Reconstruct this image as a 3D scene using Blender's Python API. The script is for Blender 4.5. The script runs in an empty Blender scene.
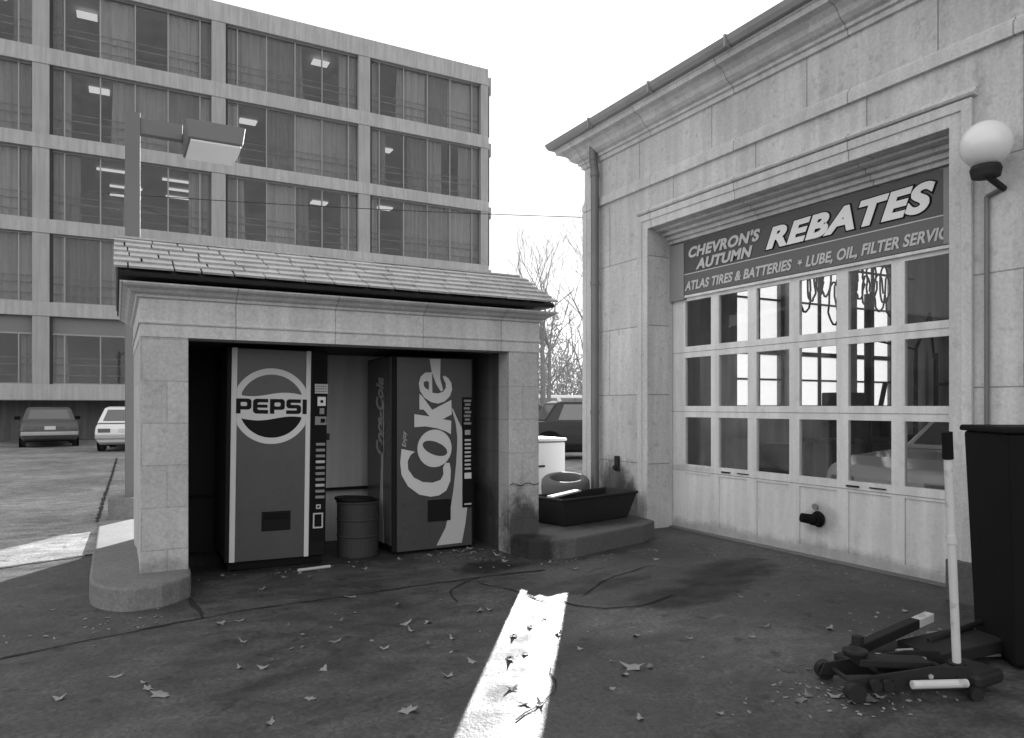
import bpy, bmesh, math, random
from mathutils import Vector, Matrix, Euler

random.seed(7)
R = math.radians
SC = bpy.context.scene
COL = SC.collection

# World frame: +X runs along the front of the kiosk, +Y runs away along the garage front, Z up.
TH = 0.50159                       # heading of the camera off +Y (towards +X)
CT, ST = math.cos(TH), math.sin(TH)


def W(X, Y):
    """metres to the right of / ahead of the photographer -> world x, y"""
    return X * CT + Y * ST, -X * ST + Y * CT


# ------------------------------------------------------------------ materials
class NT:
    def __init__(self, m):
        self.t = m.node_tree
        self.t.nodes.clear()

    def n(self, typ, **kw):
        o = self.t.nodes.new(typ)
        for k, v in kw.items():
            setattr(o, k, v)
        return o

    def l(self, a, b):
        self.t.links.new(a, b)

    def put(self, sock, v):
        if isinstance(v, bpy.types.NodeSocket):
            self.l(v, sock)
        else:
            sock.default_value = v

    def math(self, op, a, b=0.0, clamp=False):
        o = self.n('ShaderNodeMath', operation=op)
        o.use_clamp = clamp
        self.put(o.inputs[0], a)
        self.put(o.inputs[1], b)
        return o.outputs[0]

    def ramp(self, fac, lo, hi, a=0.0, b=1.0):
        o = self.n('ShaderNodeMapRange')
        o.interpolation_type = 'SMOOTHSTEP'
        self.put(o.inputs[0], fac)
        o.inputs[1].default_value = lo
        o.inputs[2].default_value = hi
        o.inputs[3].default_value = a
        o.inputs[4].default_value = b
        return o.outputs[0]

    def noise(self, vec, scale, detail=4.0, rough=0.55):
        o = self.n('ShaderNodeTexNoise')
        if vec is not None:
            self.l(vec, o.inputs['Vector'])
        o.inputs['Scale'].default_value = scale
        o.inputs['Detail'].default_value = detail
        o.inputs['Roughness'].default_value = rough
        return o.outputs[0]

    def mapping(self, vec, scale=(1, 1, 1), loc=(0, 0, 0), rot=(0, 0, 0)):
        o = self.n('ShaderNodeMapping')
        self.l(vec, o.inputs[0])
        o.inputs['Location'].default_value = loc
        o.inputs['Rotation'].default_value = rot
        o.inputs['Scale'].default_value = scale
        return o.outputs[0]


def mat(name, col, rough=0.7, var=0.15, scale=3.0, bump=0.0, bscale=60.0, metal=0.0, spec=0.5,
        streak=0.0, joints=None, stains=(), spots=0.0, fine=0.0):
    m = bpy.data.materials.new(name)
    m.use_nodes = True
    N = NT(m)
    out = N.n('ShaderNodeOutputMaterial')
    p = N.n('ShaderNodeBsdfPrincipled')
    N.l(p.outputs[0], out.inputs[0])
    tc = N.n('ShaderNodeTexCoord')
    pos = N.n('ShaderNodeNewGeometry').outputs['Position']
    vec = tc.outputs['Object']
    val = N.math('MULTIPLY_ADD', N.noise(vec, scale, 5.0), 2 * var * col)
    val.node.inputs[2].default_value = col * (1 - var)
    if fine:
        f = N.noise(vec, 45.0, 3.0, 0.7)
        val = N.math('MULTIPLY', val, N.ramp(f, 0.3, 0.7, 1 - fine, 1 + fine))
    if streak:
        s = N.noise(N.mapping(pos, (5.0, 5.0, 0.35)), 1.6, 4.0, 0.6)
        val = N.math('MULTIPLY', val, N.ramp(s, 0.34, 0.68, 1 - streak, 1 + streak * 0.35))
    if spots:
        s = N.noise(vec, 14.0, 2.0, 0.5)
        val = N.math('MULTIPLY', val, N.ramp(s, 0.30, 0.42, 1 - spots, 1.0))
    hgt = None
    if joints:
        ax, bw, bh, ms, dk, ox, oz = joints
        sep = N.n('ShaderNodeSeparateXYZ')
        N.l(pos, sep.inputs[0])
        cmb = N.n('ShaderNodeCombineXYZ')
        N.put(cmb.inputs[0], N.math('ADD', sep.outputs[ax], ox))
        N.put(cmb.inputs[1], N.math('ADD', sep.outputs[2], oz))
        br = N.n('ShaderNodeTexBrick')
        br.offset = 0.5
        N.l(cmb.outputs[0], br.inputs['Vector'])
        br.inputs['Color1'].default_value = (1, 1, 1, 1)
        br.inputs['Color2'].default_value = (.88, .88, .88, 1)
        br.inputs['Mortar'].default_value = (dk, dk, dk, 1)
        br.inputs['Scale'].default_value = 1.0
        br.inputs['Mortar Size'].default_value = ms
        br.inputs['Mortar Smooth'].default_value = 0.2
        br.inputs['Brick Width'].default_value = bw
        br.inputs['Row Height'].default_value = bh
        bwn = N.n('ShaderNodeRGBToBW')
        N.l(br.outputs['Color'], bwn.inputs[0])
        val = N.math('MULTIPLY', val, bwn.outputs[0])
        hgt = N.math('SUBTRACT', 1.0, br.outputs['Fac'])
    for (sx, sy, sz, rx, ry, rz, k) in stains:
        mp = N.mapping(pos, (1 / rx, 1 / ry, 1 / rz), (-sx / rx, -sy / ry, -sz / rz))
        ln = N.n('ShaderNodeVectorMath', operation='LENGTH')
        N.l(mp, ln.inputs[0])
        d = N.math('ADD', ln.outputs['Value'], N.math('MULTIPLY_ADD', N.noise(pos, 5.0, 5.0, 0.7), 1.3))
        d.node.inputs[1].links[0].from_node.inputs[2].default_value = -0.65
        val = N.math('MULTIPLY', val, N.ramp(d, 0.45, 1.1, 1 - k, 1.0))
    N.l(val, p.inputs['Base Color'])
    p.inputs['Roughness'].default_value = rough
    p.inputs['Metallic'].default_value = metal
    p.inputs['Specular IOR Level'].default_value = spec
    if bump or hgt is not None:
        b = N.n('ShaderNodeBump')
        b.inputs['Strength'].default_value = 0.6
        b.inputs['Distance'].default_value = max(bump, 0.002)
        h = N.noise(vec, bscale, 4.0, 0.65)
        if hgt is not None:
            h = N.math('ADD', N.math('MULTIPLY', h, 0.5), N.math('MULTIPLY', hgt, 2.0))
        N.l(h, b.inputs['Height'])
        N.l(b.outputs[0], p.inputs['Normal'])
    return m


def glass_mat(name, tint=0.9, refl=0.9, dirt=0.05):
    m = bpy.data.materials.new(name)
    m.use_nodes = True
    N = NT(m)
    out = N.n('ShaderNodeOutputMaterial')
    tr = N.n('ShaderNodeBsdfTransparent')
    tr.inputs[0].default_value = (tint, tint, tint, 1)
    gl = N.n('ShaderNodeBsdfGlossy')
    gl.inputs['Color'].default_value = (refl, refl, refl, 1)
    gl.inputs['Roughness'].default_value = 0.03
    fr = N.n('ShaderNodeFresnel')
    fr.inputs[0].default_value = 1.5
    gm = N.n('ShaderNodeNewGeometry')
    fac = N.math('MULTIPLY', fr.outputs[0], N.math('SUBTRACT', 1.0, gm.outputs['Backfacing']))
    mx = N.n('ShaderNodeMixShader')
    N.l(fac, mx.inputs[0])
    N.l(tr.outputs[0], mx.inputs[1])
    N.l(gl.outputs[0], mx.inputs[2])
    df = N.n('ShaderNodeBsdfDiffuse')
    df.inputs[0].default_value = (.5, .5, .5, 1)
    tc = N.n('ShaderNodeTexCoord')
    nz = N.noise(tc.outputs['Object'], 3.0, 5.0, 0.7)
    mx2 = N.n('ShaderNodeMixShader')
    N.l(N.ramp(nz, 0.3, 0.8, dirt * 0.4, dirt * 1.8), mx2.inputs[0])
    N.l(mx.outputs[0], mx2.inputs[1])
    N.l(df.outputs[0], mx2.inputs[2])
    N.l(mx2.outputs[0], out.inputs[0])
    return m


def emit_mat(name, s):
    m = bpy.data.materials.new(name)
    m.use_nodes = True
    N = NT(m)
    out = N.n('ShaderNodeOutputMaterial')
    e = N.n('ShaderNodeEmission')
    e.inputs[1].default_value = s
    N.l(e.outputs[0], out.inputs[0])
    return m


M = {}
M['kiosk_x'] = mat('kiosk stone front', .46, .8, .22, 2.5, .003, 70, spots=.12, joints=(0, .34, .315, .005, .80, -.165, -.01), fine=.12,
                   stains=[(3.42, 5.98, .20, .30, .3, .46, .85), (.3, 5.9, .17, .35, .3, .12, .35)], streak=.06)
M['kiosk_y'] = mat('kiosk stone side', .46, .8, .22, 2.5, .003, 70, spots=.12, joints=(1, .62, .315, .005, .80, 0, -.01), fine=.07,
                   stains=[(3.3, 6.6, .1, .4, .9, .55, .7)], streak=.06)
M['kiosk_band'] = mat('kiosk entablature stone', .55, .8, .20, 2.0, .003, 70, joints=(0, .78, 5.0, .005, .6, .35, 1), fine=.10, streak=.12, spots=.10)
M['kiosk_dark'] = mat('kiosk dark inner wall', .13, .85, .3, 1.6, .001, 60, streak=.3, joints=(1, .62, .315, .004, .7, 0, -.01),
                     stains=[(3.31, 6.9, .1, .5, .9, .7, .7)])  # darker base than the other kiosk walls, with streaks and a low stain
M['kiosk_in'] = mat('kiosk inner paint', .50, .7, .15, 2.0, .001, 60, streak=.15)
M['slate'] = mat('roof slate', .40, .6, .35, 3.5, .004, 40, fine=.15)
M['deck'] = mat('roof timber', .045, .8, .2, 3)
M['garage_y'] = mat('garage limestone front', .55, .8, .24, 1.5, .003, 60, joints=(1, 1.15, .79, .006, .50, .3, .05), fine=.10,
                    stains=[(5.3, 7.05, .42, .4, .45, .38, .75), (5.3, 6.8, .25, .3, .35, .35, .6), (5.3, 2.9, .1, .4, .9, .22, .6)],
                    streak=.15, spots=.16)
M['garage_x'] = mat('garage limestone end', .57, .8, .12, 1.3, .002, 80, joints=(0, 1.15, .79, .005, .72, .2, .05), fine=.05, streak=.14)
M['garage_trim'] = mat('garage limestone trim', .56, .8, .20, 1.8, .003, 60, fine=.10, streak=.12, spots=.12, joints=(1, 1.25, 9.0, .006, .5, .5, 1),
                       stains=[(5.3, 6.7, .15, .3, .3, .4, .45)])
M['garage_in'] = mat('garage inner paint', .42, .7, .2, 1.5, streak=.2)
M['garage_floor'] = mat('garage floor concrete', .16, .6, .3, 1.2)
M['door_white'] = mat('door white paint', .70, .5, .10, 2.0, .001, 40, streak=.14, fine=.05, spots=.07, stains=[(5.66, 4.7, .0, .5, 3.5, .16, .40), (5.66, 4.45, .36, .3, .22, .16, .30), (5.66, 6.2, .7, .3, .5, .05, .25)])
M['white'] = mat('white enamel', .82, .4, .05, 2.0)
M['pipe'] = mat('galvanised downspout', .15, .5, .25, 3.0, metal=.3)
M['gutter'] = mat('gutter metal', .26, .6, .3, 3.0)
M['concrete'] = mat('curb concrete', .17, .85, .25, 2.5, .004, 50, fine=.18, spots=.12)
M['concrete_dark'] = mat('oily island concrete', .10, .75, .3, 2.0, .004, 50, fine=.18,
                         stains=[(3.35, 5.7, .1, .28, .4, .3, .85), (4.4, 6.3, .19, .9, .5, .12, .65)])
M['off_conc'] = mat('office precast concrete', .36, .85, .18, .8, .004, 20, streak=.15, fine=.08)
M['off_col'] = mat('office column concrete', .32, .85, .15, .8, .004, 20, streak=.12)
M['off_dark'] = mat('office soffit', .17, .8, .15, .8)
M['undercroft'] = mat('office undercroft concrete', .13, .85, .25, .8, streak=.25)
M['off_frame'] = mat('office window frame', .25, .5, .1, 2.0, metal=.2)
M['slot'] = mat('dark joint', .03, .8, .1)
M['curtain_pale'] = mat('pale office curtain', .32, .9, .12, .7, streak=.15)
M['curtain_dark'] = mat('dim office curtain', .14, .9, .15, .7, streak=.2)
M['curtain'] = mat('office curtain', .24, .9, .12, .7, streak=.15)
M['office_in'] = mat('office interior', .20, .8, .2, .5)
M['ceil_light'] = emit_mat('ceiling light', .13)
M['glass'] = glass_mat('garage glass', .93, .75, .02)
def milky_mat(name):
    m = bpy.data.materials.new(name)
    m.use_nodes = True
    N = NT(m)
    out = N.n('ShaderNodeOutputMaterial')
    t = N.n('ShaderNodeBsdfTranslucent')
    t.inputs[0].default_value = (.40, .40, .40, 1)
    c = N.n('ShaderNodeBsdfTransparent')
    mx = N.n('ShaderNodeMixShader')
    mx.inputs[0].default_value = .12
    N.l(t.outputs[0], mx.inputs[1])
    N.l(c.outputs[0], mx.inputs[2])
    N.l(mx.outputs[0], out.inputs[0])
    return m


M['milky'] = milky_mat('dusty window glass')
M['off_glass'] = glass_mat('office glass', .86, .9, .03)
M['red'] = mat('vending red', .070, .30, .12, 3.0, .0015, 2.2, fine=.06, spec=.35, spots=.10)
M['red_b'] = mat('vending red other', .062, .25, .15, 3.0, .0015, 2.0, fine=.06, spec=.4, spots=.10)
M['vend_dark'] = mat('vending dark', .008, .6, .2, 2.0, spec=.15)
M['vend_side'] = mat('vending side', .018, .6, .2, 2.0, spec=.2)
M['vend_white'] = mat('vending white', .56, .45, .06, 3.0)
M['vend_grey'] = mat('vending light grey', .44, .45, .08, 3.0)
M['vend_side_print'] = mat('vending side print', .38, .5, .1, 3.0)
M['vend_faint'] = mat('vending faint print', .20, .5, .1, 3.0)
M['chrome'] = mat('worn chrome', .45, .3, .15, 8.0, metal=.7)
M['drum'] = mat('steel drum', .032, .6, .35, 3.0, .004, 9, spec=.35)
M['sign_bg'] = mat('sign board', .070, .5, .1, 1.5, fine=.04)
M['sign_lo'] = mat('sign lower band', .115, .5, .1, 1.5, fine=.04)
M['sign_frame'] = mat('sign frame', .24, .6, .1, 2.0)
M['sign_white'] = mat('sign white letters', .78, .5, .04, 3.0)
M['sign_pale'] = mat('sign pale letters', .50, .5, .06, 3.0)
M['black'] = mat('black paint', .006, .75, .3, 3.0, spec=.15)
M['rubber'] = mat('tyre rubber', .03, .8, .3, 6.0, .002, 30)
M['rubber_pale'] = mat('dusty tyre rubber', .11, .85, .25, 6.0, .002, 30)
M['tub'] = mat('oily steel tub', .012, .6, .5, 4.0, .003, 14, spec=.3)
M['wood'] = mat('weathered board', .45, .8, .2, 6.0)
M['iron'] = mat('greasy iron', .013, .6, .5, 6.0, .003, 20, spec=.35)
M['bright_bar'] = mat('bare steel', .40, .45, .3, 6.0, metal=.3)
M['handle_white'] = mat('chipped white paint', .55, .5, .15, 8.0, spots=.3)
M['lamp_body'] = mat('lamp housing', .13, .6, .08, 2.0)
M['lamp_lens'] = mat('lamp lens', .88, .3, .04, 3.0)
M['globe'] = mat('opal globe', .75, .25, .03, 2.0)
M['bark'] = mat('bark', .20, .9, .3, 6.0, .006, 20)  # bark and twig tones raised to put distance haze into the colour
M['twig'] = mat('twig bark', .22, .9, .2, 6.0)
M['brush'] = mat('dry brush', .30, .9, .35, 1.2)  # lightened so the colour itself carries the haze over the thicket
M['leaf'] = mat('fallen leaf', .24, .8, .35, 14.0)
M['leaf_dark'] = mat('brown fallen leaf', .14, .8, .35, 14.0)
M['car_grey'] = mat('grey car paint', .085, .3, .06, 1.5)
M['car_white'] = mat('white car paint', .70, .3, .05, 1.5)
M['car_dark'] = mat('dark car paint', .018, .25, .06, 1.5)
M['car_pale'] = mat('pale car paint', .75, .12, .05, 1.5, spec=.7)
M['car_glass'] = mat('car glass', .12, .06, .1, 2.0, spec=1.0)
M['car_trim'] = mat('car trim', .35, .3, .1, 4.0, metal=.5)
M['car_light'] = mat('car tail light', .10, .2, .1, 4.0)
M['plate'] = mat('number plate', .55, .5, .1, 4.0)
M['paint_black'] = mat('crack fill', .012, .9, .3, 5.0)
M['wire'] = mat('cable', .03, .7, .2, 3.0)


def ground_mat(name, base, stains, crack=True, rough=.6, spec=.5):
    m = bpy.data.materials.new(name)
    m.use_nodes = True
    N = NT(m)
    out = N.n('ShaderNodeOutputMaterial')
    p = N.n('ShaderNodeBsdfPrincipled')
    N.l(p.outputs[0], out.inputs[0])
    pos = N.n('ShaderNodeNewGeometry').outputs['Position']
    big = N.noise(pos, .55, 5.0, .6)
    mid = N.noise(N.mapping(pos, (1, 1.6, 1), rot=(0, 0, .5)), 3.2, 6.0, .65)
    fin = N.noise(pos, 38.0, 4.0, .75)
    vo = N.n('ShaderNodeTexVoronoi')
    N.l(pos, vo.inputs['Vector'])
    vo.inputs['Scale'].default_value = 62.0
    agg = N.n('ShaderNodeRGBToBW')
    N.l(vo.outputs['Color'], agg.inputs[0])
    v = N.math('MULTIPLY', N.ramp(big, .3, .7, .72, 1.25), N.ramp(mid, .28, .74, .62, 1.30))
    v = N.math('MULTIPLY', v, N.ramp(fin, .30, .70, .74, 1.26))
    v = N.math('MULTIPLY', v, N.ramp(agg.outputs[0], .15, .85, .82, 1.2))
    drips = N.noise(pos, 6.0, 3.0, .5)
    v = N.math('MULTIPLY', v, N.ramp(drips, .30, .37, .50, 1.0))
    drip2 = N.noise(pos, 15.0, 2.0, .5)
    v = N.math('MULTIPLY', v, N.ramp(drip2, .27, .31, .55, 1.0))
    pale = N.noise(N.mapping(pos, (1.2, 3.5, 1), rot=(0, 0, .35)), 2.4, 5.0, .7)
    v = N.math('MULTIPLY', v, N.ramp(pale, .58, .74, 1.0, 1.7))
    v = N.math('MULTIPLY', v, base)
    oil = None
    for (sx, sy, ang, rx, ry, k) in stains:
        mp = N.mapping(pos, (1, 1, 1), (-sx, -sy, 0))
        mp = N.mapping(mp, (1, 1, 1), rot=(0, 0, -ang))
        mp = N.mapping(mp, (1 / rx, 1 / ry, 0))
        ln = N.n('ShaderNodeVectorMath', operation='LENGTH')
        N.l(mp, ln.inputs[0])
        wob = N.math('MULTIPLY_ADD', N.noise(pos, 4.5, 6.0, .7), 1.6)
        wob.node.inputs[2].default_value = -.8
        d = N.math('ADD', ln.outputs['Value'], wob)
        v = N.math('MULTIPLY', v, N.ramp(d, .5, 1.05, 1 - k, 1.0))
    N.l(v, p.inputs['Base Color'])
    N.put(p.inputs['Roughness'], N.ramp(mid, .3, .7, rough - .1, rough + .15))
    p.inputs['Specular IOR Level'].default_value = spec
    b = N.n('ShaderNodeBump')
    b.inputs['Strength'].default_value = .7
    b.inputs['Distance'].default_value = .008
    N.l(N.math('ADD', N.math('MULTIPLY', fin, .8), N.math('MULTIPLY', agg.outputs[0], .35)), b.inputs['Height'])
    N.l(b.outputs[0], p.inputs['Normal'])
    return m


M['lot'] = ground_mat('parking lot asphalt', .26, [], rough=.8, spec=.3)
M['apron'] = ground_mat('apron concrete', .066, [
    (2.85, 5.60, .2, .42, .26, .8), (4.50, 4.42, .42, .95, .34, .94), (3.70, 4.05, .05, .75, .28, .85), (3.35, 4.6, .2, .6, .16, .7),
    (2.95, 3.75, .5, .55, .40, -.55), (3.3, 3.1, .4, .8, .5, -.30), (2.35, 4.75, .2, .45, .22, -.35),
    (3.10, 4.75, .3, .75, .12, .5), (4.6, 5.4, 0, .8, .5, .35), (1.6, 6.6, 0, 2.2, .5, .5),
    (2.2, 3.4, .3, .5, .16, .4), (.9, 3.9, .4, .5, .12, .35), (4.4, 3.2, .2, .8, .5, .35)], rough=.55)


# ------------------------------------------------------------------ mesh helpers
ORG = {}


def worg(o):
    return ORG.get(o.name, Vector((0, 0, 0))) if o else Vector((0, 0, 0))


class MB:
    def __init__(self):
        self.v, self.f = [], []

    def add(self, vs, fs):
        k = len(self.v)
        self.v += [tuple(p) for p in vs]
        self.f += [tuple(i + k for i in f) for f in fs]
        return self

    def box(self, x0, x1, y0, y1, z0, z1):
        vs = [(x, y, z) for z in (z0, z1) for y in (y0, y1) for x in (x0, x1)]
        return self.add(vs, [(0, 2, 3, 1), (4, 5, 7, 6), (0, 1, 5, 4), (2, 6, 7, 3), (0, 4, 6, 2), (1, 3, 7, 5)])

    def obox(self, c, ax, ay, az):
        c, ax, ay, az = map(Vector, (c, ax, ay, az))
        vs = [c + sx * ax + sy * ay + sz * az for sz in (-1, 1) for sy in (-1, 1) for sx in (-1, 1)]
        return self.add(vs, [(0, 2, 3, 1), (4, 5, 7, 6), (0, 1, 5, 4), (2, 6, 7, 3), (0, 4, 6, 2), (1, 3, 7, 5)])

    def prism(self, pts, f0, f1):
        """pts: 2d outline; f0/f1 map (u, v) -> 3d for the two ends"""
        n = len(pts)
        vs = [f0(*p) for p in pts] + [f1(*p) for p in pts]
        fs = [tuple(range(n))[::-1], tuple(range(n, 2 * n))]
        fs += [(i, (i + 1) % n, n + (i + 1) % n, n + i) for i in range(n)]
        return self.add(vs, fs)

    def tube(self, p, q, r0, r1=None, n=8, cap=True):
        p, q = Vector(p), Vector(q)
        r1 = r0 if r1 is None else r1
        d = (q - p).normalized()
        u = d.cross(Vector((0, 0, 1)) if abs(d.z) < .9 else Vector((1, 0, 0))).normalized()
        w = d.cross(u)
        vs = []
        for c, r in ((p, r0), (q, r1)):
            vs += [c + r * (math.cos(2 * math.pi * i / n) * u + math.sin(2 * math.pi * i / n) * w) for i in range(n)]
        fs = [(i, n + i, n + (i + 1) % n, (i + 1) % n) for i in range(n)]
        if cap:
            fs += [tuple(range(n)), tuple(range(n, 2 * n))[::-1]]
        return self.add(vs, fs)

    def path(self, pts, r, n=8):
        for a, b in zip(pts[:-1], pts[1:]):
            self.tube(a, b, r, n=n)
        return self

    def lathe(self, prof, c, axis='z', n=28, closed=False):
        c = Vector(c)
        vs, fs = [], []
        m = len(prof)
        for i in range(n):
            t = 2 * math.pi * i / n
            for r, h in prof:
                if axis == 'z':
                    vs.append(c + Vector((r * math.cos(t), r * math.sin(t), h)))
                elif axis == 'y':
                    vs.append(c + Vector((r * math.cos(t), h, r * math.sin(t))))
                else:
                    vs.append(c + Vector((h, r * math.cos(t), r * math.sin(t))))
        for i in range(n):
            j = (i + 1) % n
            for k in range(m if closed else m - 1):
                l = (k + 1) % m
                fs.append((i * m + k, j * m + k, j * m + l, i * m + l))
        return self.add(vs, fs)

    def ring(self, rect, prof):
        """sweep a closed profile of (outset, z) round a rectangle x0,x1,y0,y1 with mitred corners"""
        x0, x1, y0, y1 = rect
        n = len(prof)
        vs = []
        for sx, sy in ((-1, -1), (1, -1), (1, 1), (-1, 1)):
            for o, z in prof:
                vs.append(((x0 - o) if sx < 0 else (x1 + o), (y0 - o) if sy < 0 else (y1 + o), z))
        fs = []
        for c in range(4):
            d = (c + 1) % 4
            for k in range(n):
                l = (k + 1) % n
                fs.append((c * n + k, d * n + k, d * n + l, c * n + l))
        return self.add(vs, fs)

    def build(self, name, m, parent=None, bevel=0.0, smooth=False, seg=2):
        me = bpy.data.meshes.new(name)
        o0 = worg(parent)
        me.from_pydata([(p[0] - o0.x, p[1] - o0.y, p[2] - o0.z) for p in self.v], [], self.f)
        bm = bmesh.new()
        bm.from_mesh(me)
        bmesh.ops.recalc_face_normals(bm, faces=bm.faces)
        bm.to_mesh(me)
        bm.free()
        me.materials.append(M[m] if isinstance(m, str) else m)
        if smooth:
            for p in me.polygons:
                p.use_smooth = True
        o = bpy.data.objects.new(name, me)
        COL.objects.link(o)
        if parent:
            o.parent = parent
            ORG[o.name] = o0
        if bevel:
            b = o.modifiers.new('bevel', 'BEVEL')
            b.width = bevel
            b.segments = seg
            b.limit_method = 'ANGLE'
        return o


def tag(o, label=None, cat=None, group=None, kind=None):
    if label: o['label'] = label
    if cat: o['category'] = cat
    if group: o['group'] = group
    if kind: o['kind'] = kind
    return o


def thing(name, loc, label, cat, group=None):
    o = bpy.data.objects.new(name, None)
    COL.objects.link(o)
    o.location = loc
    o.empty_display_size = .2
    ORG[o.name] = Vector(loc)
    return tag(o, label, cat, group)


def copy_tree(o, parent=None):
    c = o.copy()
    COL.objects.link(c)
    if parent:
        c.parent = parent
    for ch in list(o.children):
        copy_tree(ch, c)
    return c


def wall_grid(mb, us, zs, solid, f):
    """us, zs: cell borders; solid(i, j); f(u, z, side) -> 3d (side 0/1). Emits only the outer faces."""
    nu, nz = len(us) - 1, len(zs) - 1
    S = lambda i, j: 0 <= i < nu and 0 <= j < nz and solid(i, j)
    for i in range(nu):
        for j in range(nz):
            if not S(i, j):
                continue
            u0, u1, z0, z1 = us[i], us[i + 1], zs[j], zs[j + 1]
            for s in (0, 1):
                mb.add([f(u0, z0, s), f(u1, z0, s), f(u1, z1, s), f(u0, z1, s)], [(0, 1, 2, 3)])
            for (di, dj, a, b) in ((-1, 0, (u0, z0), (u0, z1)), (1, 0, (u1, z0), (u1, z1)),
                                   (0, -1, (u0, z0), (u1, z0)), (0, 1, (u0, z1), (u1, z1))):
                if not S(i + di, j + dj):
                    mb.add([f(*a, 0), f(*b, 0), f(*b, 1), f(*a, 1)], [(0, 1, 2, 3)])
    return mb


def curve_mesh(splines, extrude):
    cu = bpy.data.curves.new('tmp', 'CURVE')
    cu.dimensions = '2D'
    cu.fill_mode = 'BOTH'
    cu.extrude = extrude / 2
    for pts, smooth in splines:
        if smooth:
            s = cu.splines.new('BEZIER')
            s.bezier_points.add(len(pts) - 1)
            for bp, p in zip(s.bezier_points, pts):
                bp.co = (p[0], p[1], 0)
                bp.handle_left_type = bp.handle_right_type = 'AUTO'
            s.resolution_u = 6
        else:
            s = cu.splines.new('POLY')
            s.points.add(len(pts) - 1)
            for bp, p in zip(s.points, pts):
                bp.co = (p[0], p[1], 0, 1)
        s.use_cyclic_u = True
    return eval_mesh(cu)


def eval_mesh(cu):
    ob = bpy.data.objects.new('tmp', cu)
    COL.objects.link(ob)
    dg = bpy.context.evaluated_depsgraph_get()
    me = bpy.data.meshes.new_from_object(ob.evaluated_get(dg))
    bpy.data.objects.remove(ob)
    bpy.data.curves.remove(cu)
    return me


def text_mesh(s, extrude, shear=0.0, fat=0.0, spacing=1.0):
    cu = bpy.data.curves.new('tmp', 'FONT')
    cu.body = s
    cu.shear = shear
    cu.offset = fat
    cu.space_character = spacing
    cu.extrude = extrude / 2
    cu.resolution_u = 5
    return eval_mesh(cu)


def flat_part(name, me, f, m, parent, box=None, keep=None):
    """place a flat mesh: f(u, v, depth) -> 3d. box=(u0,u1,v0,v1) rescales the outline to fit."""
    xs = [v.co.x for v in me.vertices]
    ys = [v.co.y for v in me.vertices]
    if box:
        bx = keep or (min(xs), max(xs), min(ys), max(ys))
        sx = (box[1] - box[0]) / (bx[1] - bx[0])
        sy = (box[3] - box[2]) / (bx[3] - bx[2])
        for v in me.vertices:
            v.co.x = box[0] + (v.co.x - bx[0]) * sx
            v.co.y = box[2] + (v.co.y - bx[2]) * sy
    o0 = worg(parent)
    for v in me.vertices:
        v.co = Vector(f(v.co.x, v.co.y, v.co.z)) - o0
    bm = bmesh.new()
    bm.from_mesh(me)
    bmesh.ops.recalc_face_normals(bm, faces=bm.faces)
    bm.to_mesh(me)
    bm.free()
    me.materials.clear()
    me.materials.append(M[m])
    o = bpy.data.objects.new(name, me)
    COL.objects.link(o)
    if parent:
        o.parent = parent
        ORG[o.name] = o0
    return o


# ------------------------------------------------------------------ ground
g = MB().add([(-500, -200, 0), (500, -200, 0), (500, 700, 0), (-500, 700, 0)], [(0, 1, 2, 3)])
tag(g.build('ground', 'lot'), kind='structure')
ap = MB().add([(-60, -60, .004), (30, -60, .004), (30, 7.72, .004), (-.17, 7.86, .004), (-.72, 7.66, .004), (-60, -10, .004)],
              [(0, 1, 2, 3, 4, 5)])
tag(ap.build('apron', 'apron'), kind='structure')


def crack(name, pts, w, jit=.02, z=.009, m='paint_black'):
    P = []
    for (a, b) in zip(pts[:-1], pts[1:]):
        n = max(2, int(math.dist(a, b) / .09))
        for i in range(n):
            t = i / n
            P.append((a[0] + (b[0] - a[0]) * t + random.uniform(-jit, jit), a[1] + (b[1] - a[1]) * t + random.uniform(-jit, jit)))
    P.append(pts[-1])
    vs, fs = [], []
    for i, p in enumerate(P):
        a, b = P[max(0, i - 1)], P[min(len(P) - 1, i + 1)]
        d = Vector((b[0] - a[0], b[1] - a[1]))
        d = d.normalized() if d.length > 0 else Vector((1, 0))
        ww = w * random.uniform(.4, 1.2) / 2
        vs += [(p[0] - d.y * ww, p[1] + d.x * ww, z), (p[0] + d.y * ww, p[1] - d.x * ww, z)]
        if i:
            k = 2 * i
            fs.append((k - 2, k - 1, k + 1, k))
    return tag(MB().add(vs, fs).build(name, m), kind='structure')


crack('pavement_joint', [(-2.2, 4.3), (-.435, 4.888), (.076, 5.04), (.739, 5.19), (1.585, 5.23), (2.6, 5.28), (3.2, 5.25)], .022, .012)
crack('pavement_crack', [(.464, 5.70), (.50, 5.4), (.499, 5.14)], .03, .012)
crack('pavement_crack', [(2.14, 4.70), (2.18, 4.95), (2.32, 5.12), (2.6, 5.28)], .016, .015)
crack('pavement_crack', [(2.50, 5.15), (2.62, 4.80), (2.66, 4.6), (2.69, 4.36), (2.79, 4.34), (2.83, 4.2), (2.95, 4.06), (3.2, 3.98), (3.6, 4.1)], .022, .015)
crack('pavement_crack', [(3.0, 4.4), (3.5, 4.75), (4.1, 4.95)], .012, .012)
crack('pavement_crack', [(1.55, 2.8), (1.9, 3.0), (2.05, 3.3)], .010, .015)
crack('pavement_joint', [(-.9, 7.56), (-.69, 7.64), (-.19, 7.84)], .07, .012)
crack('pavement_joint', [(-.20, 10.0), (-.16, 12.35), (-.07, 16.75), (.02, 22.0)], .05, .006)

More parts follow.
